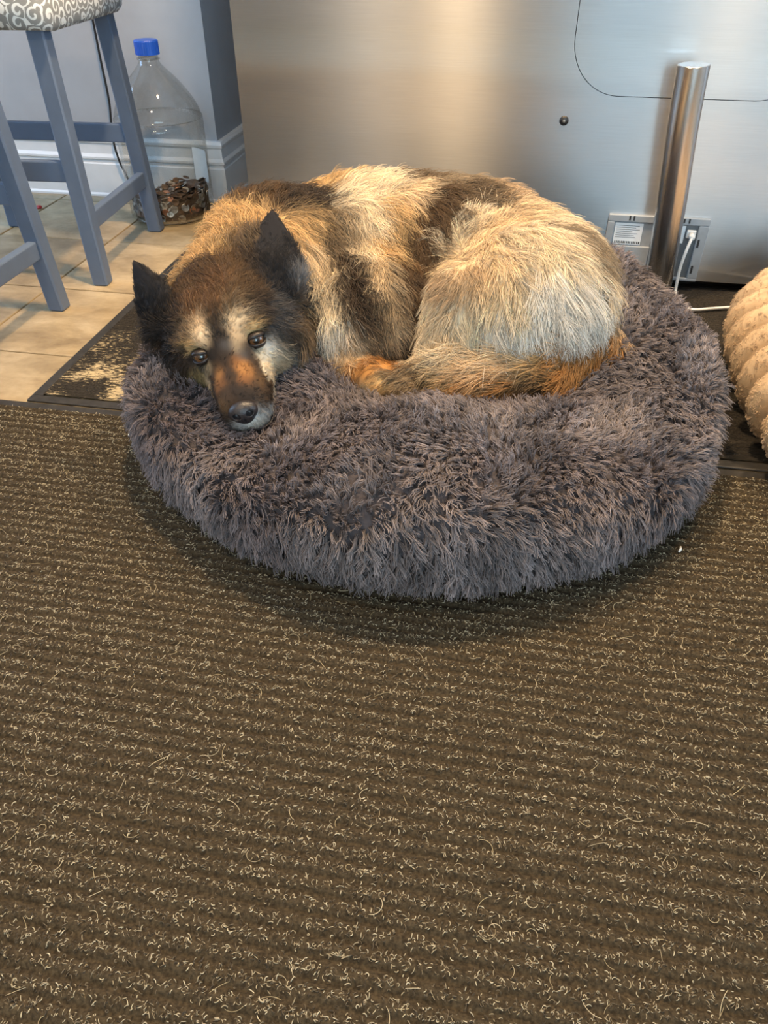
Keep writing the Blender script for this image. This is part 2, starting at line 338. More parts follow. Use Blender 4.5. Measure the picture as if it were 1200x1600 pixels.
# white cable from the plate to the floor
cb=empty('white_cable',(.417,1.99,0)); tag(cb,'white cable plugged into the plate and trailing along the floor','cable')
P=spline([(.418,SY-.013,.150),(.416,SY-.030,.146),(.409,SY-.040,.12),(.404,SY-.042,.08),(.404,SY-.045,.04),(.405,SY-.055,.0155),(.408,SY-.10,.0135),(.412,1.90,.0135),(.44,1.885,.0135),(.50,1.905,.0135),(.60,1.935,.0135),(.75,1.955,.0135)],6)-np.array([.417,1.99,0])
V,F=tube(P,.0036,8); mesh('cord',V,F,M['white'],cb,True); V,F=tube([(0,.027,.150),(0,.008,.148)],.0068,10); mesh('plug',V,F,M['white'],cb,True)
# ------------------------------------------------------------------ chrome post
cp=empty('chrome_post',(.352,1.945,0)); tag(cp,'thick bent chrome tube post standing before the steel panel','post')
P=spline([(.352,1.945,.012),(.348,1.945,.12),(.342,1.945,.22),(.338,1.944,.275),(.333,1.942,.33),(.326,1.94,.42),(.321,1.938,.527)],7)-np.array([.352,1.945,0])
R_=.0335; V,F=tube(P,R_,36); mesh('tube',V,F[:-2],M['chrome'],cp,True)
tdir=P[-1]-P[-2]; tdir/=np.linalg.norm(tdir)
V,F=lathe([(R_,-.006),(R_,-.001),(R_-.0015,.0006),(0,.0006)],36); cpo=mesh('end_cap',V,F,M['chrome'],cp,False,loc=tuple(P[-1]),rot=Vector(tdir).to_track_quat('Z','Y').to_euler())
V,F=lathe([(0,0),(R_+.001,0),(R_+.001,.010),(R_-.002,.012)],36); mesh('rubber_foot',V,F,M['blackrubber'],cp,True,loc=(0,0,.0072))
# ------------------------------------------------------------------ bar stools
def stool(loc,rz,label):
    r=empty('bar_stool',loc,rz); tag(r,label,'stool','blue grey bar stools')
    hw,hd=.225,.212; lt=.021; topz=.585; ins=.028
    def legc(sx,sy,z): k=z/topz; return Vector((sx*(hw-ins*k),sy*(hd-ins*k),z))
    for sx in (-1,1):
        for sy in (-1,1):
            V=[]
            for z,s_ in ((0,lt-.004),(.004,lt-.001),(topz,lt)):
                c=legc(sx,sy,z)
                cc=.004
                for dx,dy in ((-s_+cc,-s_),(s_-cc,-s_),(s_,-s_+cc),(s_,s_-cc),(s_-cc,s_),(-s_+cc,s_),(-s_,s_-cc),(-s_,-s_+cc)): V.append((c.x+dx,c.y+dy,c.z))
            F=[]
            for i in range(2):
                for j in range(8): F.append((i*8+j,i*8+(j+1)%8,(i+1)*8+(j+1)%8,(i+1)*8+j))
            F.append(tuple(range(7,-1,-1))); F.append(tuple(range(16,24))); mesh('leg',V,F,M['stool'],r)
    def rail(a,b,w_,h_,nm):
        d=b-a; L=d.length-2*lt+.004; me=boxdata(nm,L,w_,h_,.003,2); o=link(nm,me,M['stool'],r,loc=(a+b)/2,rot=(0,0,math.atan2(d.y,d.x)))
    for sy in (-1,1): rail(legc(-1,sy,.278),legc(1,sy,.278),.022,.048,'stretcher')
    for sx in (-1,1): rail(legc(sx,-1,.155),legc(sx,1,.155),.022,.042,'stretcher')
    # padded seat
    n=20; V=[];F=[]; a=.245;b=.235
    lay=[(.965,.566),(1.0,.578),(1.012,.62),(1.0,.655),(.95,.68),(.80,.695),(.4,.703),(.0,.705)]
    per=rrect(-a,a,-b,b,.035,5); m=len(per)
    for s_,z in lay:
        for x,y in per:
            sag=-.016*(1-(abs(y)/b)**2)*(abs(x)>a*.9) if z<.6 else 0
            V.append((x*s_,y*s_,z+sag*.6+ (.010*(abs(y)/b)**2 if z<.6 else 0)))
    for i in range(len(lay)-1):
        for j in range(m): F.append((i*m+j,i*m+(j+1)%m,(i+1)*m+(j+1)%m,(i+1)*m+j))
    F.append(tuple(range(m-1,-1,-1))); mesh('seat_cushion',V,F,M['damask'],r,True); return r
stool((-1.318,2.013,0),math.radians(4),'blue-grey bar stool with damask seat, beside the coin jug')
stool((-1.338,1.438,0),0,'nearer blue-grey bar stool at the left edge, only its back leg showing')
# ------------------------------------------------------------------ coin jug
JX,JY=-1.115,2.398
jg=empty('coin_jug',(JX,JY,0)); tag(jg,'large clear jug with blue cap and coins in the bottom','jug')
prof=[(0,.010),(.085,.008),(.112,.002),(.122,.004),(.130,.016),(.132,.03),(.132,.265),(.130,.285),(.121,.315),(.100,.350),(.072,.385),(.045,.412),(.031,.428),(.028,.440),(.028,.452)]
prof=[tuple(p) for p in spline([(r,z,0) for r,z in prof],3)[:,:2]]; inn=[(max(r-.0018,0),z+.0018 if z<.05 else z) for r,z in prof[::-1]]
V,F=lathe(prof,64); mesh('jug_body',V,F,M['jug'],jg,True)
V,F=lathe([(.0285,.437),(.033,.438),(.033,.4415),(.0285,.4425)],40,True); mesh('neck_ring',V,F,M['jug'],jg,True)
V=[];F=[]; k=72; ringz=[(.0335,.450),(.0335,.483),(.0315,.4865),(.0,.4868)]
for ri,(r,z) in enumerate(ringz):
    for i in range(k):
        rr=r+(.0008*(i%2) if ri<2 else 0); a=2*math.pi*i/k; V.append((rr*math.cos(a),rr*math.sin(a),z))
for i in range(len(ringz)-1):
    for j in range(k): F.append((i*k+j,i*k+(j+1)%k,(i+1)*k+(j+1)%k,(i+1)*k+j))
mesh('cap',V,F,M['blue'],jg)
# pale label stuck on the far side of the jug
V=[];F=[]
for i in range(13):
    a=math.radians(38+i*34/12)
    for z in (.075,.175): V.append((.1298*math.cos(a),.1298*math.sin(a),z))
for i in range(12): F.append((2*i,2*i+1,2*i+3,2*i+2))
mesh('jug_label',V,F,plain('pale jug label',(.62,.64,.64),.6,var=.02),jg)
# coins: a heap of buried ones, and singles lying on it and against the wall of the jug
def coin(r,h):
    V,F=lathe([(0,0),(r-.0006,0),(r,.0004),(r,h-.0004),(r-.0006,h),(r-.0016,h-.0003),(0,h-.0003)],16); me=mdata('coin',V,F); return me
cm={k:coin(*v) for k,v in dict(copper=(.0105,.0018),coin=(.0120,.0019),browncoin=(.0105,.0018)).items()}
for k_,me in cm.items(): me.materials.append(M[k_])
def heap(r,a): return .066+.018*math.sin(a*1.3+.6)*(r/.12)+.012*math.sin(r*60+a*2)
V=[];F=[];nr,na=10,40
for i in range(nr+1):
    r=.117*i/nr
    for j in range(na):
        a=2*math.pi*j/na; V.append((r*math.cos(a),r*math.sin(a),heap(r,a)-.006+random.uniform(-.003,.003)))
for j in range(na): V.append((.117*math.cos(2*math.pi*j/na),.117*math.sin(2*math.pi*j/na),.0135))
for i in range(nr+1):
    for j in range(na): F.append((i*na+j,i*na+(j+1)%na,(i+1)*na+(j+1)%na,(i+1)*na+j))
F.append(tuple(range((nr+1)*na,(nr+2)*na))[::-1])
hp=mesh('coin_heap',V,F,M['browncoin'],loc=(JX,JY,0)); tag(hp,'buried dark mass of loose change filling the jug bottom','coins',kind='stuff')
lab={'copper':'bright copper coin lying in the clear jug','coin':'silvery coin lying in the clear jug','browncoin':'dull brown coin lying in the clear jug'}
for i in range(210):
    kd=random.choices(['copper','coin','browncoin'],[.05,.35,.60])[0]
    o=bpy.data.objects.new('coin',cm[kd]); COL.objects.link(o)
    if i<110:
        r=.110*math.sqrt(random.random()); a=random.uniform(0,6.283); z=heap(r,a)+random.uniform(-.002,.005); rot=(random.uniform(-.6,.6),random.uniform(-.6,.6),0)
    else:
        a=random.uniform(math.radians(170),math.radians(370)); r=.1215; z=random.uniform(.018,max(.03,heap(.12,a))); r-=.003
        rot=(math.pi/2+random.uniform(-.35,.35),random.uniform(-.3,.3),a+math.pi/2+random.uniform(-.25,.25))
    o.location=(JX+r*math.cos(a),JY+r*math.sin(a),z); o.rotation_euler=rot; tag(o,lab[kd],'coin',{'copper':'copper coins in the jug','coin':'silvery coins in the jug','browncoin':'brown coins in the jug'}[kd])
# black cord down the wall
P=spline([(-1.345,2.548,1.0),(-1.343,2.547,.6),(-1.343,2.546,.42),(-1.340,2.542,.30),(-1.346,2.535,.22),(-1.344,2.525,.17),(-1.335,2.523,.115),(-1.322,2.522,.08),(-1.309,2.520,.03),(-1.30,2.50,.004),(-1.27,2.47,.004)],6)
V,F=tube(P,.0035,8); o=mesh('power_cord',V,F,M['cord'],None,True); tag(o,'thin black cord hanging down the wall behind the stool','cord')
V,F=lathe([(0,0),(.007,.001),(.009,.005),(.006,.010),(0,.011)],9); o=mesh('red_scrap',[(x*(1+.3*math.sin(i)),y,z) for i,(x,y,z) in enumerate(V)],F,M['red'],None,False,loc=(-1.574,2.372,0)); tag(o,'tiny red scrap on the tiles under the stool','scrap')
# ------------------------------------------------------------------ mats
def ribmat(name,x0,x1,y0,y1,pitch,amp,th,mat,label,bw,edges):
    r=empty(name,((x0+x1)/2,(y0+y1)/2,0)); tag(r,label,'mat')
    ex0,ex1=(x0+bw if 'l' in edges else x0),(x1-bw if 'r' in edges else x1); ey0,ey1=(y0+bw if 'f' in edges else y0),(y1-bw if 'b' in edges else y1)
    ny=int((ey1-ey0)/pitch*8); nx=24; V=[];F=[]; ox,oy=(x0+x1)/2,(y0+y1)/2
    for i in range(ny+1):
        y=ey0+(ey1-ey0)*i/ny; ph=(y/pitch)%1
        z=th-amp+amp*max(0,math.sin(math.pi*ph))**.6*1.0
        for j in range(nx+1): V.append((ex0+(ex1-ex0)*j/nx-ox,y-oy,z+.0006*math.sin(j*2.1+i*.9)))
    for i in range(ny):
        for j in range(nx): a=i*(nx+1)+j; F.append((a,a+1,a+nx+2,a+nx+1))
    mesh('ribbed_field',V,F,mat,r,True)
    b=th*.75
    if 'b' in edges: box('rubber_border',x0-ox,x1-ox,y1-bw-oy,y1-oy,0,b,M['blackrubber'],r,.0025)
    if 'f' in edges: box('rubber_border',x0-ox,x1-ox,y0-oy,y0+bw-oy,0,b,M['blackrubber'],r,.0025)
    if 'l' in edges: box('rubber_border',x0-ox,x0+bw-ox,y0+(bw if 'f' in edges else 0)-oy,y1-(bw if 'b' in edges else 0)-oy,0,b,M['blackrubber'],r,.0025)
    if 'r' in edges: box('rubber_border',x1-bw-ox,x1-ox,y0+(bw if 'f' in edges else 0)-oy,y1-(bw if 'b' in edges else 0)-oy,0,b,M['blackrubber'],r,.0025)
    return r,(ex0,ex1,ey0,ey1),(ox,oy)
PITCH=.0195
mat1,_,o1=ribmat('floor_mat',-1.75,1.75,-.75,1.204,PITCH,.0062,.0105,M['mat'],'large ribbed brown entrance mat filling the foreground',.024,'lrfb')
mat2,_,o2=ribmat('worn_mat',-.952,1.30,1.2145,2.07,.011,.0012,.007,M['mat2'],'black worn mat with tan bald patches under the dog bed',.024,'lrfb')
def fibres(n,x0,x1,y0,y1,pitch,th,cols,probs,Lr,rad,up,bias=1.0,k=5,curl=2.2,ori=(0,0)):
    y=rng.uniform(y0,y1,n); x=rng.uniform(x0,x1,n)
    # gather on the rib crowns
    ph=(y/pitch); fr=ph-np.floor(ph); y=(np.floor(ph)+.5+(fr-.5)*(.35+.65*(rng.random(n)>bias)))*pitch
    z0=np.full(n,th-.0015); a=rng.uniform(0,2*np.pi,n); L=rng.uniform(*Lr,n); turn=rng.normal(0,curl,n); el=np.radians(rng.uniform(*up,n))
    P=np.zeros((n,k,3)); P[:,0]=np.stack([x,y,z0],-1)
    for i in range(1,k):
        aa=a+turn*(i-1)/(k-1); e=el*(1-1.7*(i-1)/(k-1)); st=L/(k-1)
        P[:,i]=P[:,i-1]+np.stack([np.cos(aa)*np.cos(e),np.sin(aa)*np.cos(e),np.sin(e)],-1)*st[:,None]
        P[:,i,2]=np.maximum(P[:,i,2],z0-.0005)
    ci=rng.choice(len(cols),n,p=probs); c=np.array(cols)[ci]*rng.uniform(.75,1.2,(n,1))
    R=np.full((n,k),rad)*rng.uniform(.7,1.2,(n,1)); R[:,-1]*=.6
    P[...,0]-=ori[0]; P[...,1]-=ori[1]
    return P,R,c
tanf=[(.47,.41,.29),(.30,.25,.165),(.115,.09,.058),(.05,.038,.024)]
A=fibres(250000,-1.4,1.4,.02,1.176,PITCH,.0105,tanf,[.22,.24,.32,.22],(.003,.0075),.00040,(10,80),.86,ori=o1,curl=2.8)
tag(strands('carpet_pile',*A,M['fibre'],mat1),kind='stuff')
A=fibres(1500,-1.15,1.15,.02,1.17,PITCH,.0108,[(.50,.42,.28),(.42,.34,.20)],[.6,.4],(.012,.030),.00026,(-2,22),1.0,8,2.6,ori=o1)
tag(strands('loose_fibre',*A,M['fibre'],mat1),kind='stuff')
A=fibres(16000,-.925,1.0,1.24,2.04,.011,.007,[(.20,.165,.11),(.035,.03,.025),(.012,.011,.010)],[.22,.38,.40],(.003,.007),.00034,(5,50),.6,ori=o2)
tag(strands('carpet_pile',*A,M['fibre'],mat2),kind='stuff')
V,F=tube([(0,0,0),(.003,.006,.001),(.004,.013,.0)],[.0016,.0022,.0014],8); o=mesh('white_crumb',V,F,M['white'],None,True,loc=(.294,.953,.0130)); tag(o,'small white crumb on the brown mat, right of the grey bed','crumb')
V,F=lathe([(0,0),(.0025,.001),(.002,.003),(0,.0035)],8); o=mesh('white_speck',V,F,M['white'],None,True,loc=(-.684,1.118,.0105)); tag(o,'tiny white speck on the brown mat, left of the grey bed','crumb')
# ---- dog implicit body (room coordinates, metres)
HC=np.array([-.452,1.105,.262])
HF=np.array([.375,-.9,-.225]);HF/=np.linalg.norm(HF)
HR=np.array([.922,.307,.236]);HR-=HF*(HR@HF);HR/=np.linalg.norm(HR)
HU=np.cross(HR,HF)
if HU[2]<0: HU=-HU
def H(r,f,u): return HC+HR*r+HF*f+HU*u
HM=np.array([HR,HF,HU])
def rotz(a):
    c,s=np.cos(np.radians(a)),np.sin(np.radians(a));return np.array([[c,s,0],[-s,c,0],[0,0,1]])
def ell(c,r,M=None): return ('e',np.array(c,float),np.array(r,float),np.eye(3) if M is None else M)
def cone(a,b,ra,rb): return ('c',np.array(a,float),np.array(b,float),ra,rb)
def hell(c,r,pitch=0,roll=0):
    M=HM.copy()
    if pitch:
        a=np.radians(pitch);M=np.array([[1,0,0],[0,np.cos(a),np.sin(a)],[0,-np.sin(a),np.cos(a)]])@M
    if roll:
        a=np.radians(roll);M=np.array([[np.cos(a),0,np.sin(a)],[0,1,0],[-np.sin(a),0,np.cos(a)]])@M
    return ell(H(*c),r,M)
def hcone(a,b,ra,rb): return cone(H(*a),H(*b),ra,rb)
def ear(base,tip,side,w,th=.011):
    # flat tapered blade: frame along base->tip, width dir given
    b=np.array(base,float);t=np.array(tip,float);L=np.linalg.norm(t-b);d=(t-b)/L
    s=np.array(side,float);s-=d*(s@d);s/=np.linalg.norm(s);n=np.cross(d,s)
    return ('b',b,np.array([s,d,n]),L,w,th)
EARR=(H(.088,-.030,.026),np.array([-.403,1.235,.400]))
EARL=(np.array([-.556,1.085,.272]),np.array([-.606,1.130,.342]))
PRIMS=[ # (prim, blend k)
 (ell((-.45,1.44,.235),(.150,.155,.12)),.05),
 (ell((-.28,1.51,.260),(.19,.145,.13)),.06),
 (ell((-.10,1.50,.262),(.17,.145,.125)),.06),
 (ell((.045,1.41,.235),(.125,.15,.12)),.05),
 (ell((-.26,1.33,.19),(.15,.16,.115)),.05),
 (cone((-.46,1.38,.25),(-.475,1.18,.25),.135,.095),.05),
 (ell((.018,1.298,.238),(.148,.128,.134),rotz(12)),.012),
 (cone((-.082,1.232,.278),(-.110,1.183,.165),.057,.052),.014),
 (cone((-.36,1.25,.15),(-.215,1.135,.155),.05,.036),.022),
 (cone((-.215,1.135,.155),(-.165,1.12,.15),.036,.032),.02),
 (cone((.12,1.38,.20),(.155,1.27,.17),.05,.045),.03),
 (cone((.155,1.27,.17),(.06,1.195,.165),.045,.048),.02),
 (cone((.06,1.195,.165),(-.06,1.16,.165),.048,.045),.02),
 (cone((-.06,1.16,.165),(-.17,1.15,.165),.045,.024),.015),
 # head
 (hell((0,-.005,0),(.092,.088,.075)),.04),
 (hell((0,.045,.006),(.070,.058,.046)),.03),
 (hcone((0,.07,-.028),(0,.160,-.032),.056,.040),.025),
 (hcone((0,.05,-.055),(0,.158,-.058),.040,.028),.012),
 (hell((.060,.015,-.035),(.052,.065,.055)),.03),
 (hell((-.060,.015,-.035),(.052,.065,.055)),.03),
 (hell((.044,.062,.036),(.024,.02,.015)),.015),
 (hell((-.044,.062,.036),(.024,.02,.015)),.015),
 (ear(EARR[0],EARR[1],HR-.25*HF,.043),.016),
 (ear(EARL[0],EARL[1],HR*.75+.75*HF-.1*HU,.030),.014),
]
EYES=[H(.044,.085,.019),H(-.044,.085,.019)];EYER=.0135
NOSE=H(0,.196,-.014)
def sd(P,prim):
    k=prim[0]
    if k=='e':
        q=(P-prim[1])@prim[3].T;r=prim[2]
        k0=np.sqrt(((q/r)**2).sum(-1))+1e-9;k1=np.sqrt(((q/r**2)**2).sum(-1))+1e-9
        return k0*(k0-1)/k1
    if k=='c':
        a,b,ra,rb=prim[1:];ab=b-a;t=np.clip(((P-a)@ab)/(ab@ab),0,1)
        return np.sqrt(((P-a-t[...,None]*ab)**2).sum(-1))-(ra+(rb-ra)*t)
    b,M,L,w,th=prim[1:];q=(P-b)@M.T
    t=np.clip(q[...,1]/L,-.15,1);hw=w*np.clip(1-np.maximum(t,0)**2.0,0,1)*(.78+.22*np.sin(np.pi*np.clip(t*1.3+.12,0,.5)))
    dx=np.maximum(np.abs(q[...,0])-hw,0);dy=q[...,1]-t*L
    bow=q[...,2]+.35*(hw**2-np.minimum(np.abs(q[...,0]),hw)**2)/max(w,1e-6)*.6
    return np.sqrt(dx**2+dy**2+bow**2)-th*(1-.55*np.clip(t,0,1))
def smin(a,b,k):
    h=np.maximum(k-np.abs(a-b),0)/k
    return np.minimum(a,b)-h*h*k*.25
def dog(P):
    d=None
    for pr,k in PRIMS:
        s=sd(P,pr)
        d=s if d is None else smin(d,s,k)
    for e in EYES: # sockets
        s=np.sqrt(((P-e)**2).sum(-1))-EYER*1.02
        d=np.maximum(d,-s)
    return d

CTRL=np.array([
(-.386,1.013,.259,.030,.024,.022,-.137,.682,.719,.006),
(-.395,1.007,.261,.085,.080,.080,-.138,.681,.719,.006),
(-.418,.989,.250,.030,.024,.022,-.174,.748,.641,.008),
(-.410,.974,.242,.030,.024,.022,-.224,.839,.495,.008),
(-.420,.999,.260,.030,.024,.022,-.101,.599,.794,.008),
(-.454,1.090,.337,.155,.082,.040,-.343,.890,.301,.024),
(-.487,1.094,.333,.110,.065,.033,-.509,.847,.152,.025),
(-.419,1.093,.333,.110,.065,.033,-.077,.954,.289,.025),
(-.478,1.131,.345,.110,.065,.033,-.410,.908,.080,.028),
(-.438,1.138,.345,.110,.065,.033,-.210,.971,.114,.028),
(-.507,1.085,.319,.110,.065,.033,-.649,.761,-.014,.026),
(-.513,1.057,.294,.055,.037,.026,-.743,.642,-.189,.028),
(-.497,1.022,.279,.165,.112,.065,-.619,.742,-.256,.020),
(-.349,1.192,.188,.030,.024,.022,.813,-.542,-.211,.030),
(-.332,1.175,.173,.030,.024,.022,.747,-.601,-.285,.030),
(-.347,1.201,.220,.165,.112,.065,.888,-.345,-.303,.035),
(-.351,1.192,.124,.450,.440,.430,.872,-.192,-.451,.035),
(-.531,1.042,.240,.030,.024,.022,-.630,.568,-.529,.030),
(-.549,1.045,.208,.055,.037,.026,.290,-.296,-.910,.035),
(-.537,1.058,.259,.030,.024,.022,-.754,.513,-.409,.030),
(-.541,1.070,.286,.030,.024,.022,-.398,.492,.774,.020),
(-.569,1.083,.300,.020,.020,.024,-.290,.551,.782,.014),
(-.588,1.107,.326,.020,.020,.024,-.309,.586,.749,.010),
(-.553,1.092,.319,.020,.020,.024,.043,.702,.711,.014),
(-.397,1.208,.385,.020,.020,.024,-.174,.779,.603,.009),
(-.396,1.179,.364,.020,.020,.024,-.261,.762,.593,.012),
(-.376,1.181,.359,.020,.020,.024,-.091,.807,.583,.014),
(-.365,1.158,.337,.020,.020,.024,-.052,.731,.681,.020),
(-.394,1.148,.339,.020,.020,.024,-.161,.745,.648,.020),
(-.343,1.161,.325,.200,.200,.210,.134,.786,.603,.025),
(-.359,1.175,.347,.020,.020,.024,-.007,.827,.562,.018),
(-.358,1.146,.321,.020,.020,.024,.068,.681,.730,.020),
(-.354,1.184,.349,.020,.020,.024,.006,.805,.593,.012),
(-.413,1.142,.340,.055,.037,.026,-.306,.865,.398,.025),
(-.357,1.230,.271,.020,.020,.024,.805,.285,-.520,.035),
(-.507,1.212,.346,.660,.450,.220,-.548,.835,-.053,.045),
(-.559,1.245,.314,.660,.450,.220,-.590,.241,-.771,.040),
(-.509,1.286,.359,.660,.450,.220,-.506,.862,-.043,.045),
(-.468,1.306,.371,.660,.450,.220,-.395,.904,.165,.045),
(-.446,1.353,.380,.110,.065,.033,-.062,.972,.227,.045),
(-.463,1.215,.353,.165,.112,.065,-.343,.914,.215,.040),
(-.413,1.359,.374,.055,.037,.026,.072,.967,.245,.045),
(-.399,1.438,.375,.055,.037,.026,.699,.695,-.167,.045),
(-.385,1.337,.355,.660,.450,.220,.771,-.262,-.581,.045),
(-.354,1.295,.309,.760,.590,.380,.603,-.331,-.726,.045),
(-.326,1.268,.287,.800,.670,.480,.467,-.841,-.273,.045),
(-.321,1.220,.260,.800,.670,.480,.498,-.762,-.413,.040),
(-.303,1.182,.221,.820,.770,.690,.494,-.457,-.740,.040),
(-.306,1.164,.181,.340,.260,.170,.514,-.659,-.549,.035),
(-.273,1.169,.206,.550,.400,.250,.495,-.459,-.738,.035),
(-.348,1.347,.331,.165,.112,.065,.612,-.397,-.684,.045),
(-.312,1.312,.300,.055,.037,.026,.482,-.856,-.185,.045),
(-.268,1.239,.285,.055,.037,.026,.533,-.769,-.353,.045),
(-.239,1.202,.257,.055,.037,.026,.575,-.528,-.625,.040),
(-.220,1.184,.226,.165,.112,.065,.465,-.262,-.845,.035),
(-.250,1.170,.207,.550,.400,.250,.479,-.360,-.801,.030),
(-.308,1.380,.329,.340,.260,.170,.608,-.563,-.560,.045),
(-.283,1.342,.308,.800,.670,.480,.493,-.851,-.179,.045),
(-.237,1.281,.299,.760,.590,.380,.428,-.868,-.253,.045),
(-.212,1.233,.274,.340,.260,.170,.493,-.666,-.560,.040),
(-.195,1.199,.233,.550,.400,.250,.472,-.269,-.839,.035),
(-.271,1.401,.347,.800,.670,.480,.760,-.447,-.473,.045),
(-.229,1.365,.315,.660,.450,.220,.572,-.692,-.441,.045),
(-.196,1.304,.293,.110,.065,.033,.414,-.871,-.265,.040),
(-.176,1.253,.269,.110,.065,.033,.411,-.683,-.603,.035),
(-.170,1.213,.229,.165,.112,.065,.272,-.336,-.901,.030),
(-.175,1.359,.303,.110,.065,.033,.527,-.594,-.607,.035),  # sable coat, darkened along here to paint shade into the thigh crease
(-.178,1.300,.285,.055,.037,.026,.362,-.872,-.329,.030),
(-.176,1.231,.255,.055,.037,.026,.303,-.623,-.721,.030),
(-.174,1.200,.205,.055,.037,.026,.216,-.055,-.975,.025),
(-.135,1.361,.299,.800,.670,.480,-.929,-.201,-.311,.030),
(-.136,1.217,.292,.800,.670,.480,-.163,-.437,-.884,.028),
(-.147,1.204,.246,.800,.670,.480,-.116,-.609,-.784,.028),
(-.146,1.168,.211,.800,.670,.480,-.112,-.470,-.875,.025),
(-.270,1.276,.299,.055,.037,.026,.475,-.858,-.193,.045),
(-.286,1.269,.295,.055,.037,.026,.482,-.855,-.190,.045),
(-.198,1.387,.332,.110,.065,.033,.707,-.490,-.510,.045),
(-.226,1.413,.357,.660,.450,.220,.830,-.444,-.338,.045),
(-.330,1.459,.378,.800,.670,.480,.730,.603,.323,.045),
(-.372,1.483,.375,.660,.450,.220,.543,.818,.189,.045),
(-.261,1.478,.387,.800,.670,.480,.568,.811,.141,.045),
(-.209,1.454,.380,.760,.590,.380,.957,-.275,-.092,.045),
(-.208,1.533,.387,.165,.112,.065,.886,.452,-.099,.045),
(-.148,1.547,.386,.340,.260,.170,.931,.348,-.108,.045),
(-.159,1.439,.375,.110,.065,.033,.904,-.403,-.142,.045),
(-.113,1.441,.377,.165,.112,.065,.905,-.399,-.148,.045),
(-.166,1.403,.352,.110,.065,.033,.679,-.584,-.446,.040),
(-.069,1.468,.383,.165,.112,.065,.985,.138,-.108,.045),
(-.035,1.489,.378,.550,.400,.250,.695,.700,-.163,.045),
(.014,1.458,.361,.760,.590,.380,.974,.086,-.208,.045),
(.061,1.437,.354,.800,.670,.480,.981,-.045,-.189,.045),
(.101,1.381,.341,.340,.260,.170,.899,.141,-.415,.050),
(-.085,1.399,.352,.800,.670,.480,.376,.728,.574,.035),
(-.126,1.372,.319,.800,.670,.480,-.845,.324,.425,.030),
(-.049,1.386,.341,.760,.590,.380,.715,.529,.456,.035),
(-.091,1.242,.334,.760,.590,.380,-.833,-.550,-.049,.030),
(-.118,1.205,.315,.550,.400,.250,-.668,-.119,-.735,.028),
(-.094,1.182,.304,.550,.400,.250,-.435,-.335,-.836,.028),
(-.068,1.220,.333,.550,.400,.250,.191,-.940,-.283,.028),
(-.123,1.180,.270,.800,.670,.480,-.250,-.318,-.914,.030),
(-.136,1.168,.230,.800,.670,.480,-.114,-.438,-.892,.030),
(-.108,1.156,.238,.760,.590,.380,.091,-.417,-.904,.030),
(-.070,1.170,.268,.800,.670,.480,.185,-.215,-.959,.035),
(-.027,1.218,.337,.760,.590,.380,.429,-.754,-.497,.035),
(.020,1.246,.361,.800,.670,.480,.535,-.760,-.369,.040),
(-.003,1.188,.308,.800,.670,.480,.417,-.495,-.762,.040),
(.046,1.199,.318,.820,.770,.690,.507,-.419,-.753,.045),
(-.017,1.171,.249,.820,.770,.690,.286,-.126,-.950,.040),
(.034,1.171,.254,.820,.770,.690,.405,-.042,-.914,.045),
(.081,1.192,.281,.820,.770,.690,.505,-.062,-.861,.050),
(.096,1.226,.321,.820,.770,.690,.630,-.225,-.743,.050),
(.082,1.257,.351,.800,.670,.480,.703,-.461,-.542,.045),
(.127,1.296,.329,.340,.260,.170,.669,-.260,-.696,.050),
(.147,1.286,.301,.800,.670,.480,.460,-.219,-.860,.050),
(.141,1.237,.266,.820,.770,.690,.494,.431,-.755,.050),
(.163,1.275,.239,.550,.400,.250,.068,-.401,-.914,.045),
(.155,1.237,.215,.440,.215,.070,-.124,-.781,-.612,.040),
(.124,1.201,.201,.440,.215,.070,-.707,-.685,-.177,.045),
(.093,1.167,.198,.440,.215,.070,-.752,-.656,.065,.045),
(.061,1.162,.209,.660,.450,.220,-.963,.105,.250,.050),
(.054,1.143,.183,.110,.065,.033,-.849,-.261,-.459,.040),
(.010,1.152,.204,.760,.590,.380,-.947,.171,.271,.055),
(.013,1.134,.178,.440,.215,.070,-.870,-.341,-.356,.045),
(-.031,1.137,.202,.760,.590,.380,-.935,.002,.355,.055),
(-.038,1.119,.182,.440,.215,.070,-.851,-.438,-.291,.045),
(-.083,1.135,.204,.800,.670,.480,-.934,.341,.108,.050),
(-.091,1.120,.182,.660,.450,.220,-.887,-.015,-.461,.045),
(-.134,1.125,.181,.165,.112,.065,-.956,-.146,-.255,.040),
(-.153,1.107,.177,.340,.260,.170,-.770,-.635,.059,.035),
(-.202,1.147,.193,.440,.215,.070,-.714,-.568,.410,.020),
(-.229,1.116,.189,.440,.215,.070,-.624,-.544,-.561,.018),
(-.264,1.125,.163,.440,.215,.070,-.587,.277,-.761,.018),
(-.205,1.099,.177,.660,.450,.220,-.710,-.424,-.562,.018),
(-.172,1.095,.170,.165,.112,.065,-.787,-.307,-.536,.020),
(-.237,1.100,.161,.340,.260,.170,-.666,.313,-.677,.015),
(-.488,1.054,.310,.155,.082,.040,-.529,.784,.325,.024),
(-.447,1.047,.316,.155,.082,.040,-.211,.808,.551,.022),
(-.420,1.052,.316,.165,.112,.065,.037,.856,.516,.022),
(-.392,1.064,.314,.055,.037,.026,.243,.967,.074,.026),
(-.461,1.013,.286,.800,.670,.480,-.333,.647,.686,.012),
(-.468,1.021,.292,.550,.400,.250,-.552,.717,.425,.014),
(-.454,1.007,.276,.550,.400,.250,-.125,.418,.900,.010),
(-.486,1.021,.286,.165,.112,.065,-.717,.697,.008,.018),
(-.488,1.007,.274,.055,.037,.026,-.897,.426,-.119,.022),
(-.437,1.032,.304,.055,.037,.026,-.165,.728,.665,.018),
(-.435,1.022,.294,.030,.024,.022,-.130,.658,.741,.014),
(-.425,1.017,.286,.030,.024,.022,-.109,.615,.781,.012),
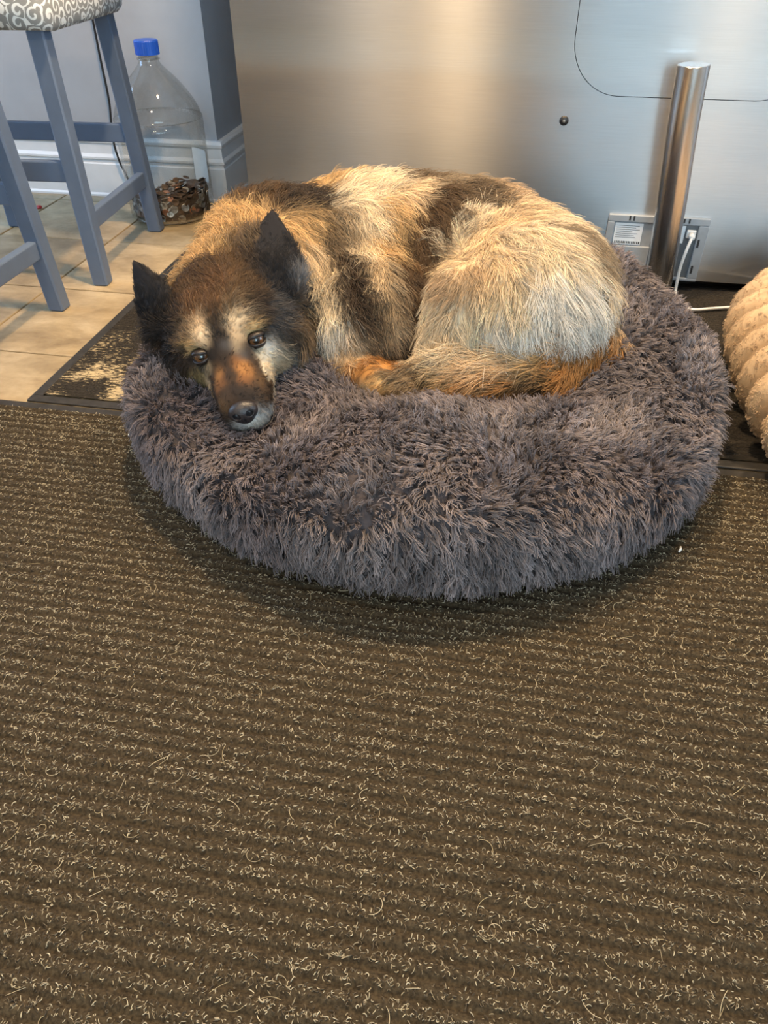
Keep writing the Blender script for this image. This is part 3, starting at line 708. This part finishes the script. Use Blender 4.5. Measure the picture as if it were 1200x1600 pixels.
(-.441,1.009,.277,.030,.024,.022,-.070,.532,.844,.010),
(-.420,1.006,.271,.085,.080,.080,-.087,.567,.819,.009),
(-.438,1.002,.265,.030,.024,.022,-.041,.467,.883,.008),
(-.410,1.032,.301,.800,.670,.480,-.045,.701,.712,.014),
(-.410,1.024,.291,.550,.400,.250,.005,.596,.803,.012),
(-.403,1.022,.284,.550,.400,.250,.114,.577,.809,.010),
(-.395,1.030,.295,.055,.037,.026,.351,.516,.781,.014),
(-.379,1.036,.293,.660,.450,.220,.458,.548,.700,.008),
(-.388,1.030,.290,.660,.450,.220,.304,.391,.869,.008),
(-.370,1.047,.284,.055,.037,.026,.447,.891,.082,.010),
(-.393,1.016,.269,.030,.024,.022,-.103,.602,.792,.005),
(-.403,1.012,.271,.340,.260,.170,-.102,.600,.793,.006),
(-.381,1.025,.265,.030,.024,.022,.779,-.480,-.404,.005),
(-.367,1.050,.273,.030,.024,.022,.586,.750,-.306,.010),
(-.477,1.003,.266,.660,.450,.220,-.670,.027,.742,.008),
(-.479,1.008,.234,.030,.024,.022,-.497,.226,-.838,.005),
(-.445,1.000,.258,.030,.024,.022,.001,.373,.928,.006),
(-.465,1.003,.236,.030,.024,.022,-.197,.119,-.973,.005),
(-.470,1.006,.223,.270,.200,.100,-.541,.335,-.772,.009),
(-.452,.996,.235,.340,.260,.170,-.396,.101,-.913,.009),
(-.482,1.012,.211,.270,.200,.100,-.660,.302,-.687,.012),
(-.454,.997,.207,.550,.400,.250,.333,-.223,-.916,.010),
(-.490,1.013,.222,.055,.037,.026,-.859,.316,-.403,.018),
(-.441,.986,.229,.055,.037,.026,-.714,.382,-.587,.008),
(-.428,.981,.238,.340,.165,.060,-.487,.773,.406,.008),
(-.421,.967,.230,.190,.090,.040,-.490,.791,.367,.008),
(-.434,.989,.243,.055,.037,.026,-.448,.625,.639,.008),
(-.423,.999,.260,.055,.037,.026,-.091,.577,.812,.009),
(-.416,.987,.248,.055,.037,.026,-.190,.779,.598,.009),
(-.406,.971,.240,.055,.037,.026,-.226,.845,.485,.008),
(-.394,.952,.232,.030,.024,.022,-.244,.878,.412,.007),
(-.378,.956,.233,.030,.024,.022,-.093,.923,.373,.007),
(-.411,.953,.224,.055,.037,.026,-.491,.808,.325,.007),
(-.403,.995,.255,.190,.090,.040,-.094,.791,.604,.009),
(-.392,.992,.250,.340,.165,.060,-.084,.909,.407,.009),
(-.382,.986,.244,.340,.165,.060,-.035,.944,.328,.009),
(-.380,.971,.238,.190,.090,.040,-.022,.935,.355,.008),
(-.379,1.007,.249,.055,.037,.026,.092,.953,.289,.008),
(-.371,.994,.239,.055,.037,.026,.150,.987,.058,.009),
(-.363,.988,.231,.110,.065,.033,.167,.983,-.073,.010),
(-.369,.970,.233,.055,.037,.026,.116,.977,.179,.008),
(-.355,.990,.219,.055,.037,.026,.073,.950,-.305,.012),
(-.353,1.005,.196,.110,.065,.033,.071,.233,.970,.012),
(-.353,.962,.216,.055,.037,.026,.304,.944,-.127,.010),
(-.364,.953,.224,.030,.024,.022,.236,.904,.358,.007),
(-.374,1.029,.257,.800,.670,.480,.546,.673,-.499,.011),
(-.363,1.047,.256,.820,.770,.690,.559,.725,-.402,.014),
(-.354,1.057,.240,.800,.670,.480,.525,.700,-.485,.018),
(-.363,1.038,.233,.800,.670,.480,.269,.762,-.589,.013),
(-.362,1.019,.229,.800,.670,.480,.221,.737,-.639,.012),
(-.357,1.058,.217,.550,.400,.250,.220,.792,-.570,.018),
(-.369,1.071,.190,.340,.260,.170,.698,.033,.716,.014),
(-.348,1.067,.245,.030,.024,.022,.525,.655,-.543,.020),
(-.341,1.078,.245,.030,.024,.022,.419,.603,-.679,.026),
(-.357,1.060,.264,.030,.024,.022,.600,.703,-.383,.016),
(-.338,1.092,.216,.450,.440,.430,.014,.806,-.592,.026),
(-.394,1.222,.121,.820,.770,.690,.747,-.329,-.578,.022),
(-.380,1.221,.109,.450,.440,.430,.937,-.121,-.328,.028),
(-.352,1.064,.183,.820,.770,.690,-.183,-.983,-.023,.020),
(-.356,1.187,.148,.085,.080,.080,.820,-.534,-.207,.030),
(-.364,1.072,.289,.085,.080,.080,.460,.849,-.261,.022),
(-.354,1.103,.289,.085,.080,.080,.402,.849,-.342,.028),
(-.338,1.109,.265,.165,.112,.065,.328,.728,-.602,.032),
(-.332,1.124,.241,.165,.112,.065,.136,-.565,-.814,.034),
(-.375,1.051,.305,.030,.024,.022,.507,.861,-.044,.022),
(-.438,.974,.195,.055,.037,.026,-.273,.713,-.645,.008),
(-.426,.950,.190,.055,.037,.026,.280,-.254,-.926,.008),
(-.413,.942,.209,.110,.065,.033,-.694,.699,.170,.006),
(-.405,.943,.220,.055,.037,.026,-.414,.744,.525,.006),
(-.355,.946,.198,.450,.440,.430,.551,.691,-.468,.009),
(-.358,.945,.184,.820,.770,.690,.208,.589,-.781,.010),
(-.350,.964,.181,.450,.440,.430,-.036,.823,-.567,.012),
(-.391,.938,.172,.450,.440,.430,-.357,.578,-.734,.009),
(-.379,.949,.160,.820,.770,.690,.723,.575,-.383,.009),
(-.404,.936,.182,.055,.037,.026,-.499,.520,-.693,.007),
(-.354,.951,.209,.055,.037,.026,.578,.730,-.366,.008),
])

# ------------------------------------------------------------------ grey plush donut bed
BC=np.array([-.13,1.25]); MT=.0108
def bed_surface(a,b,lift=0.0):
    """a angle round the ring, b angle round the tube (0 = outward, pi/2 = up)"""
    wav=.010*np.sin(3*a+1.0)+.007*np.sin(7*a+.4)
    left=np.exp(-((np.angle(np.exp(1j*(a-math.radians(192)))))/.55)**2)
    R=.335+.030*left+.3*wav; w_=.158+.010*left; br=np.exp(-((np.angle(np.exp(1j*(a-math.radians(45)))))/.55)**2); rf=np.exp(-((np.angle(np.exp(1j*(a+math.radians(14)))))/.42)**2); fr=np.exp(-((np.angle(np.exp(1j*(a-math.radians(268)))))/.75)**2); hgt=.083+.005*fr-.012*rf+.044*br+.012*left+.35*wav+.006*np.sin(5*a+2)
    R=R+.014*rf; w_=w_-.018*rf; cb,sb=np.cos(b),np.sin(b)
    e=.75; x=np.sign(cb)*np.abs(cb)**e; z=np.sign(sb)*np.abs(sb)**e
    r=R+(w_+lift)*x+.007*np.sin(9*a+2*b)*np.maximum(sb,0); zz=MT+.012+hgt+ (hgt+lift)*z
    X=BC[0]+r*np.cos(a); Y=BC[1]+r*np.sin(a)
    d=((X+.400)**2+(Y-.985)**2)/.105**2; zz=zz-(.058*np.exp(-d))*np.clip((zz-MT)/.2,0,1)
    d=((X+.45)**2+(Y-1.5)**2)/.17**2; zz=zz-(.06*np.exp(-d))*np.clip((zz-MT)/.2,0,1)
    zz=np.maximum(zz,MT+.0005)
    return np.stack([X,Y,zz],-1)
bed=empty('dog_bed',(BC[0],BC[1],MT)); tag(bed,'round shaggy grey plush donut dog bed holding the dog','pet bed')
na,nb=120,36; aa=np.linspace(0,2*np.pi,na,endpoint=False); bb=np.linspace(0,2*np.pi,nb,endpoint=False)
G=bed_surface(*np.meshgrid(aa,bb,indexing='ij')); off=np.array([BC[0],BC[1],MT]); V=(G-off).reshape(-1,3)
F=[(i*nb+j,((i+1)%na)*nb+j,((i+1)%na)*nb+(j+1)%nb,i*nb+(j+1)%nb) for i in range(na) for j in range(nb)]
M['bedskin']=plain('grey plush backing',(.045,.038,.042),.9,var=.2,scale=40)
bo=mesh('bolster',V,F,M['bedskin'],bed,True)
V,F=lathe([(0,.075),(.10,.078),(.17,.074),(.20,.06),(.205,.03),(.20,.003),(0,.003)],48); mesh('cushion',V,F,M['bedskin'],bed,True)
def tufts(me,off,ncl,per,Lr,jit,rad,colf,flow,mat,parent,name,k=6,wave=.004,clump=.75,reject=None,weight=None,minz=None,lone=.25,gap=None):
    P0,N0=sample_mesh(me,ncl,weight)
    D=flow(P0+off,N0); L=rng.uniform(*Lr,ncl)
    if gap is not None: L=L*gap(P0+off)
    n=ncl*per; ci=np.repeat(np.arange(ncl),per)
    t1=unit(np.cross(N0,np.array([.3,.5,.81]))); t2=np.cross(N0,t1)
    q=rng.normal(0,jit,(n,2)); root=P0[ci]+t1[ci]*q[:,:1]+t2[ci]*q[:,1:]-N0[ci]*.002
    s=np.linspace(0,1,k)
    ax=unit(rng.normal(size=(ncl,3))); bend=rng.normal(0,.5,(ncl,1)); wph=rng.uniform(0,6.28,ncl); grav=np.array([0,0,-1.0])
    Ls=L[ci]*rng.uniform(.8,1.12,n); Pc=np.zeros((n,k,3)); lone_m=(rng.random(n)<lone)
    ds=unit(D[ci]+rng.normal(0,.10,(n,3))+(rng.normal(0,.28,(n,3))*lone_m[:,None]))
    tipj=rng.normal(0,jit*(1-clump)*1.4,(n,2))+0; conv=np.where(lone_m,.15,clump)
    for i,si in enumerate(s):
        cen=unit(N0[ci]*(1-si*.55)*.55+ds*(.45+.55*si)+np.cross(N0[ci],ds)*(bend[ci]*si))
        base=root+cen*(Ls*si)[:,None]+grav*(.0065*si*si*(Ls/.03))[:,None]
        w_=wave*np.sin(wph[ci]+si*7.0)*si
        base=base+t1[ci]*w_[:,None]+ax[ci]*(.003*si*si)
        pull=conv*si**.8
        base=base-(t1[ci]*(q[:,:1]-tipj[:,:1])+t2[ci]*(q[:,1:]-tipj[:,1:]))*pull[:,None]
        Pc[:,i]=base
    keep=np.ones(n,bool)
    if reject is not None:
        keep&=reject(Pc[:,0]+off)>-.004
        near=keep&(reject(Pc[:,-1]+off)<.03)
        for i in range(1,k):
            Q=Pc[near,i]+off; dd=reject(Q); m=dd<.004
            if m.any():
                q=Q[m]; gr=np.stack([reject(q+np.eye(3)[j]*.002)-reject(q-np.eye(3)[j]*.002) for j in range(3)],-1); Q[m]=q+unit(gr)*(.004-dd[m])[:,None]; Pc[near,i]=Q-off
    if minz is not None: Pc[...,2]=np.maximum(Pc[...,2],minz)
    R=rad*(1-.55*s**2)[None]*rng.uniform(.8,1.25,(n,1)); C3=colf(P0+off,ncl)[ci]*rng.uniform(.82,1.18,(n,1))
    o=strands(name,Pc[keep],R[keep],C3[keep],mat,parent); tag(o,kind='stuff'); return o
def bedcol(P,n):
    f=vnoise(P,9,3)[:,None]*.5+.5; g=vnoise(P,40,4)[:,None]
    return (np.array([.180,.150,.155])*(1-f)+np.array([.255,.220,.220])*f)*(1+.18*g)*rng.uniform(.65,1.35,(n,1))
def bedflow(P,N):
    h=np.stack([vnoise(P,22,11),vnoise(P,22,12),vnoise(P,22,13)],-1)
    h-=N*(h*N).sum(-1,keepdims=True)
    return unit(N*.50+np.array([0,0,-.55])*(np.clip(.9-N[:,2:3],0,1))+h*.55)
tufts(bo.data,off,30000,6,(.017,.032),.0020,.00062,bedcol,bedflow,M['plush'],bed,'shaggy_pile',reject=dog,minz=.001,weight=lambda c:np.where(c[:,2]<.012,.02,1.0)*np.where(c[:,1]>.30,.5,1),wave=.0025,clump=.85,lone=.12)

# ------------------------------------------------------------------ the dog
def surface_nets(fn,lo,hi,h):
    lo=np.array(lo,float); n=np.ceil((np.array(hi)-lo)/h).astype(int)+1
    g=[lo[i]+h*np.arange(n[i]) for i in range(3)]; D=np.empty(n,np.float64)
    for i in range(0,n[0],24):
        X,Y,Z=np.meshgrid(g[0][i:i+24],g[1],g[2],indexing='ij'); D[i:i+24]=fn(np.stack([X,Y,Z],-1).reshape(-1,3)).reshape(X.shape)
    S=D<0; c=[(a,b,d) for a in (0,1) for b in (0,1) for d in (0,1)]
    sl=lambda A,o:A[o[0]:n[0]-1+o[0],o[1]:n[1]-1+o[1],o[2]:n[2]-1+o[2]]
    cnt=sum(sl(S,o).astype(int) for o in c); act=(cnt>0)&(cnt<8); idx=-np.ones(act.shape,int); ii=np.argwhere(act); idx[act]=np.arange(len(ii))
    acc=np.zeros((len(ii),3)); num=np.zeros(len(ii))
    val={o:sl(D,o)[act] for o in c}
    for a in range(8):
        for b in range(a+1,8):
            oa,ob=np.array(c[a]),np.array(c[b])
            if abs(oa-ob).sum()!=1: continue
            va,vb=val[c[a]],val[c[b]]; m=(va<0)!=(vb<0); t=np.where(m,va/np.where(va==vb,1,va-vb),0)
            acc+=m[:,None]*(oa+t[:,None]*(ob-oa)); num+=m
    V=lo+h*(ii+acc/num[:,None]); F=[]
    for ax in range(3):
        u,v=(ax+1)%3,(ax+2)%3
        A=[slice(1,n[i]-1) for i in range(3)]; B=list(A); A[ax]=slice(0,n[ax]-1); B[ax]=slice(1,n[ax])
        s0=S[tuple(A)]; s1=S[tuple(B)]; e=np.argwhere(s0!=s1)
        if len(e)==0: continue
        base=e.copy(); base[:,u]+=1; base[:,v]+=1; du=np.zeros(3,int); du[u]=1; dv=np.zeros(3,int); dv[v]=1
        q=[idx[tuple((base-p).T)] for p in (du+dv,dv,0*du,du)]; Q=np.stack(q,-1)
        fl=s0[tuple(e.T)]; Q[~fl]=Q[~fl][:,::-1]; F.append(Q)
    return V,np.concatenate(F)
DO=np.array([-.20,1.36,.09])
dg=empty('dog',tuple(DO)); tag(dg,'long-haired tan and black shepherd dog curled up in the grey bed','dog')
V,F=surface_nets(dog,(-.68,.86,.06),(.28,1.72,.46),.0055)
me=bpy.data.meshes.new('body'); me.from_pydata((V-DO).tolist(),[],F.tolist()); me.update(); me.polygons.foreach_set('use_smooth',[True]*len(me.polygons))
CP,CC,CF,CL=CTRL[:,:3],CTRL[:,3:6],CTRL[:,6:9],CTRL[:,9]
CW=np.where(CL<.013,.0062,np.where(CL<.031,.0100,.0145))
def interp(P):
    col=np.zeros((len(P),3)); fl=np.zeros((len(P),3)); ln=np.zeros(len(P))
    for i in range(0,len(P),20000):
        d2=((P[i:i+20000,None]-CP[None])**2).sum(-1); lw=-d2/(2*CW**2)-1.0*np.log(CW/.02); lw-=lw.max(1,keepdims=True); wt=np.exp(lw); wt/=wt.sum(1,keepdims=True)
        col[i:i+20000]=wt@CC; fl[i:i+20000]=wt@CF; ln[i:i+20000]=wt@CL
    return col,fl,ln
col,_,_=interp(V); ca=me.color_attributes.new('col','FLOAT_COLOR','POINT'); c4=np.ones((len(V),4),np.float32); c4[:,:3]=col*.75; ca.data.foreach_set('color',c4.ravel())
t=NT('dog skin and underfur'); a=t.n('ShaderNodeAttribute',attribute_name='col'); t.l(a.outputs['Color'],t.b.inputs['Base Color']); t.set(None,.8,spec=.1); M['skin']=t.m
body=link('body',me,M['skin'],dg)
def coat(name,n,weight,per,jit,rad,lscale,clump,lone):
    ncl=n//per; P0,N0=sample_mesh(me,ncl,weight); W=P0+DO; c0,f0,l0=interp(W)
    n=ncl*per; ci=np.repeat(np.arange(ncl),per); t1=unit(np.cross(N0,np.array([.31,.52,.79]))); t2=np.cross(N0,t1)
    jj=jit*np.clip(l0/.035,.25,1)[ci]; q=rng.normal(0,1,(n,2))*jj[:,None]; root=P0[ci]+t1[ci]*q[:,:1]+t2[ci]*q[:,1:]
    d=dog(root+DO); root=root-N0[ci]*(d+.0012)[:,None]
    c1,f1,l1=interp(root+DO+rng.normal(0,.16,(n,3))*np.clip(l0,.006,.05)[ci][:,None])
    T=f1-N0[ci]*(f1*N0[ci]).sum(-1,keepdims=True); T=unit(T); side=np.cross(N0[ci],T)
    swirl=(vnoise(W,38,21)*.5+rng.normal(0,.14,ncl))[ci]+rng.normal(0,.10,n)
    T=unit(T+side*swirl[:,None]); L=l1*lscale*rng.uniform(.72,1.15,n)
    lift=np.clip(.34+.16*rng.normal(size=ncl)[ci]+.05*rng.normal(size=n),.12,.8)*np.where(l1<.014,.75,1)
    k=5; s=np.linspace(0,1,k); Pc=np.zeros((n,k,3)); lo=(rng.random(n)<lone); pull0=np.where(lo,.1,clump); bend=(rng.normal(0,.22,ncl))[ci]+rng.normal(0,.07,n)
    tip=(P0[ci]-P0[ci]); 
    for i,si in enumerate(s):
        dr=unit(N0[ci]*(lift*(1-.45*si))[:,None]+T*(1-lift*.5)[:,None]+side*(bend*si)[:,None])
        p=root+dr*(L*si)[:,None]; p[:,2]-=.18*L*si*si
        p=p-(t1[ci]*q[:,:1]+t2[ci]*q[:,1:])*(pull0*si)[:,None]
        Pc[:,i]=p
    keep=np.ones(n,bool)
    for e in EYES:
        for i in range(k): keep&=((Pc[:,i]+DO-e)**2).sum(-1)>(EYER+.0016)**2
    for i in (0,2,4): keep&=((Pc[:,i]+DO-NOSE)**2).sum(-1)>.019**2
    keep&=(Pc[:,0,2]+DO[2])>.10
    C3=c1*rng.uniform(.60,1.25,ncl)[ci][:,None]*rng.uniform(.72,1.28,n)[:,None]
    R=rad*(1-.7*s)[None]*rng.uniform(.8,1.2,(n,1))*np.clip(l1/.03,.6,1.1)[:,None]
    tag(strands(name,Pc[keep],R[keep],C3[keep],M['fur'],dg),kind='stuff')
hw=lambda c:np.where(np.linalg.norm(c+DO-(HC+HF*.05),axis=1)<.19,1.0,0.0)
coat('body_coat',165000,lambda c:(1-hw(c)),9,.0044,.00048,1.0,.68,.25)
coat('head_coat',80000,hw,5,.0026,.00042,1.1,.55,.3)
# eyes
iris=NT('brown eye'); v=iris.n('ShaderNodeTexCoord'); sp=iris.n('ShaderNodeSeparateXYZ'); iris.l(v.outputs['Object'],sp.inputs[0])
rr=iris.math('SQRT',iris.math('ADD',iris.math('MULTIPLY',sp.outputs[0],sp.outputs[0]),iris.math('MULTIPLY',sp.outputs[1],sp.outputs[1])))
rr=iris.math('DIVIDE',rr,EYER)
iris.set(iris.ramp(rr,[(.0,(.004,.003,.003)),(.34,(.004,.003,.003)),(.42,(.085,.036,.014)),(.70,(.10,.045,.018)),(.80,(.012,.008,.006)),(.9,(.008,.006,.006))]),.06); iris.b.inputs['Coat Weight'].default_value=1; M['eye']=iris.m
look=np.array([0,0,.8])
for e,sgn in zip(EYES,(1,-1)):
    V,F=lathe([(EYER*math.sin(x),EYER*math.cos(x)) for x in np.linspace(0.001,math.pi-.001,20)],28)
    d=unit(look-e)*.75+HF*.35+HU*.05
    eo=mesh('eye',V,F,M['eye'],dg,True,loc=tuple(e-DO),rot=Vector(d).to_track_quat('Z','Y').to_euler())
    # lids: dark rim bands hugging the eyeball
    fwd=unit(HF*.75+HU*.40+HR*sgn*.40); rt_=unit(HR-fwd*(HR@fwd)); up_=np.cross(rt_,fwd); up_=up_ if up_@HU>0 else -up_
    for nm,sg,op in (('upper_lid',1,.36),('lower_lid',-1,.46)):
        V=[];F=[];m=16
        for i in range(m+1):
            az=math.radians(-78+156*i/m)
            for el_ in (op*math.cos(az)**.8,op*math.cos(az)**.8+.22,op*math.cos(az)**.8+.5):
                for rad in (EYER*1.09,):
                    el2=sg*el_; dv=fwd*math.cos(az)*math.cos(el2)+rt_*math.sin(az)*math.cos(el2)+up_*math.sin(el2); V.append(dv*rad)
        for i in range(m):
            for j in range(2): a=i*3+j; F.append((a,a+1,a+4,a+3) if sg<0 else (a,a+3,a+4,a+1))
        lm=mdata(nm,V,F,True); lo_=link(nm,lm,plain('dark eyelid skin',(.018,.013,.012),.45),dg,loc=tuple(e-DO)); md=lo_.modifiers.new('thick','SOLIDIFY'); md.thickness=.0022; md.offset=0
# nose leather
def nosef(P):
    q=(P-NOSE)@HM.T; r,f,u=q[:,0],q[:,1],q[:,2]
    d=np.sqrt((r/.0225)**2+((f)/.0150)**2+((u-.001)/.0170)**2); s=(d-1)*.015
    s=smin(s,(np.sqrt((r/.0125)**2+((f+.003)/.0125)**2+((u+.012)/.0105)**2)-1)*.010,.006)
    for sg in (-1,1):
        nl=np.sqrt(((r-sg*.0100)/.0058)**2+((f-.0110)/.0075)**2+((u-.0040)/.0050)**2); s=np.maximum(s,-(nl-1)*.005)
        sl=np.sqrt(((r-sg*.0185)/.0080)**2+((f-.009)/.0060)**2+((u+.0065)/.0022)**2); s=np.maximum(s,-(sl-1)*.003)
    gr=np.sqrt((r/.0012)**2+((f-.0135)/.004)**2+((u+.010)/.011)**2); s=np.maximum(s,-(gr-1)*.0012)
    return s
V,F=surface_nets(nosef,NOSE-.030,NOSE+.030,.0011)
t=NT('dark nose leather'); v=t.coord(); vo=t.n('ShaderNodeTexVoronoi'); vo.inputs['Scale'].default_value=700; t.l(v,vo.inputs['Vector']); t.set((.022,.019,.021),.33); t.bump(vo.outputs['Distance'],.5,.0006); M['nose']=t.m
me2=bpy.data.meshes.new('nose'); me2.from_pydata((V-NOSE).tolist(),[],F.tolist()); me2.update(); me2.polygons.foreach_set('use_smooth',[True]*len(me2.polygons)); link('nose',me2,M['nose'],dg,loc=tuple(NOSE-DO))
# mouth line under the nose
P=spline([H(-.034,.150,-.062),H(-.022,.180,-.060),H(-.008,.190,-.052),H(0,.196,-.042),H(.008,.190,-.052),H(.022,.180,-.060),H(.034,.150,-.062)],5); 
for _ in range(6):
    dd=dog(P); gr=np.stack([dog(P+np.eye(3)[j]*.001)-dog(P-np.eye(3)[j]*.001) for j in range(3)],-1); P=P-unit(gr)*(dd-.0055)[:,None]
V,F=tube(P-DO,.0017,6); mesh('lip_line',V,F,M['nose'],dg,True)
# ------------------------------------------------------------------ tan ridged pet bed
TC=np.array([.948,1.395]); TZ=.0075
tb=empty('ridged_bed',(TC[0],TC[1],TZ)); tag(tb,'tan ridged plush pet bed at the right edge, touching the grey bed','pet bed')
def sup(a,ra,rb,e=2.5): return np.stack([ra*np.sign(np.cos(a))*np.abs(np.cos(a))**(2/e),rb*np.sign(np.sin(a))*np.abs(np.sin(a))**(2/e)],-1)
th=np.linspace(0,2*np.pi,1441); C0=sup(th,.405,.43,2.9); ds=np.r_[0,np.cumsum(np.linalg.norm(np.diff(C0,axis=0),axis=1))]; NS=38
M['tanskin']=plain('tan plush backing',(.46,.33,.20),.9,var=.1,scale=40)
allV=[];allF=[];nt,nb2=9,20
for sgi in range(NS):
    s0,s1=ds[-1]*sgi/NS,ds[-1]*(sgi+1)/NS; V=[];F=[]
    for i in range(nt):
        u=i/(nt-1); s_=s0+(s1-s0)*u; x=np.interp(s_,ds,C0[:,0]); y=np.interp(s_,ds,C0[:,1]); x2=np.interp((s_+.004)%ds[-1],ds,C0[:,0]); y2=np.interp((s_+.004)%ds[-1],ds,C0[:,1])
        tx,ty=x2-x,y2-y; l=math.hypot(tx,ty) or 1; nx,ny=ty/l,-tx/l
        bul=(.52+.48*math.sqrt(max(0,1-(2*u-1)**2)))
        for j in range(nb2):
            b=2*math.pi*j/nb2; rx=.118*bul; rz=.098*bul
            V.append((x+nx*rx*math.cos(b),y+ny*rx*math.cos(b),.099+rz*math.sin(b)))
    for i in range(nt-1):
        for j in range(nb2): F.append((i*nb2+j,(i+1)*nb2+j,(i+1)*nb2+(j+1)%nb2,i*nb2+(j+1)%nb2))
    mesh('padded_ridge',V,F,M['tanskin'],tb,True); k0=len(allV); allV+=V; allF+=[tuple(k0+q for q in f_) for f_ in F[nb2:-nb2]]
pad=rrect(-.34,.34,-.36,.36,.12,6); m=len(pad); V=[(x,y,.003) for x,y in pad]+[(x,y,.055) for x,y in pad]+[(x*.9,y*.9,.075) for x,y in pad]
F=[tuple(range(m-1,-1,-1)),tuple(range(2*m,3*m))]+[(i*m+j,i*m+(j+1)%m,(i+1)*m+(j+1)%m,(i+1)*m+j) for i in range(2) for j in range(m)]
mesh('cushion',V,F,M['tanskin'],tb,True)
tmp=mdata('tmp',allV,allF)
def tancol(P,n): return np.array([.60,.45,.30])*(1+.12*vnoise(P,14,8)[:,None])
def tanflow(P,N):
    h=np.stack([vnoise(P,25,31),vnoise(P,25,32),vnoise(P,25,33)],-1); h-=N*(h*N).sum(-1,keepdims=True); return unit(N*.8+h*.5+np.array([-.15,-.1,-.25]))
tufts(tmp,np.array([TC[0],TC[1],TZ]),26000,5,(.0022,.0045),.0024,.00042,tancol,tanflow,M['tanplush'],tb,'plush_pile',k=4,wave=.0005,clump=.4,weight=lambda c:np.where((c[:,0]<-.20),1.0,.4)*np.where(c[:,2]<.015,.05,1),minz=.0005)
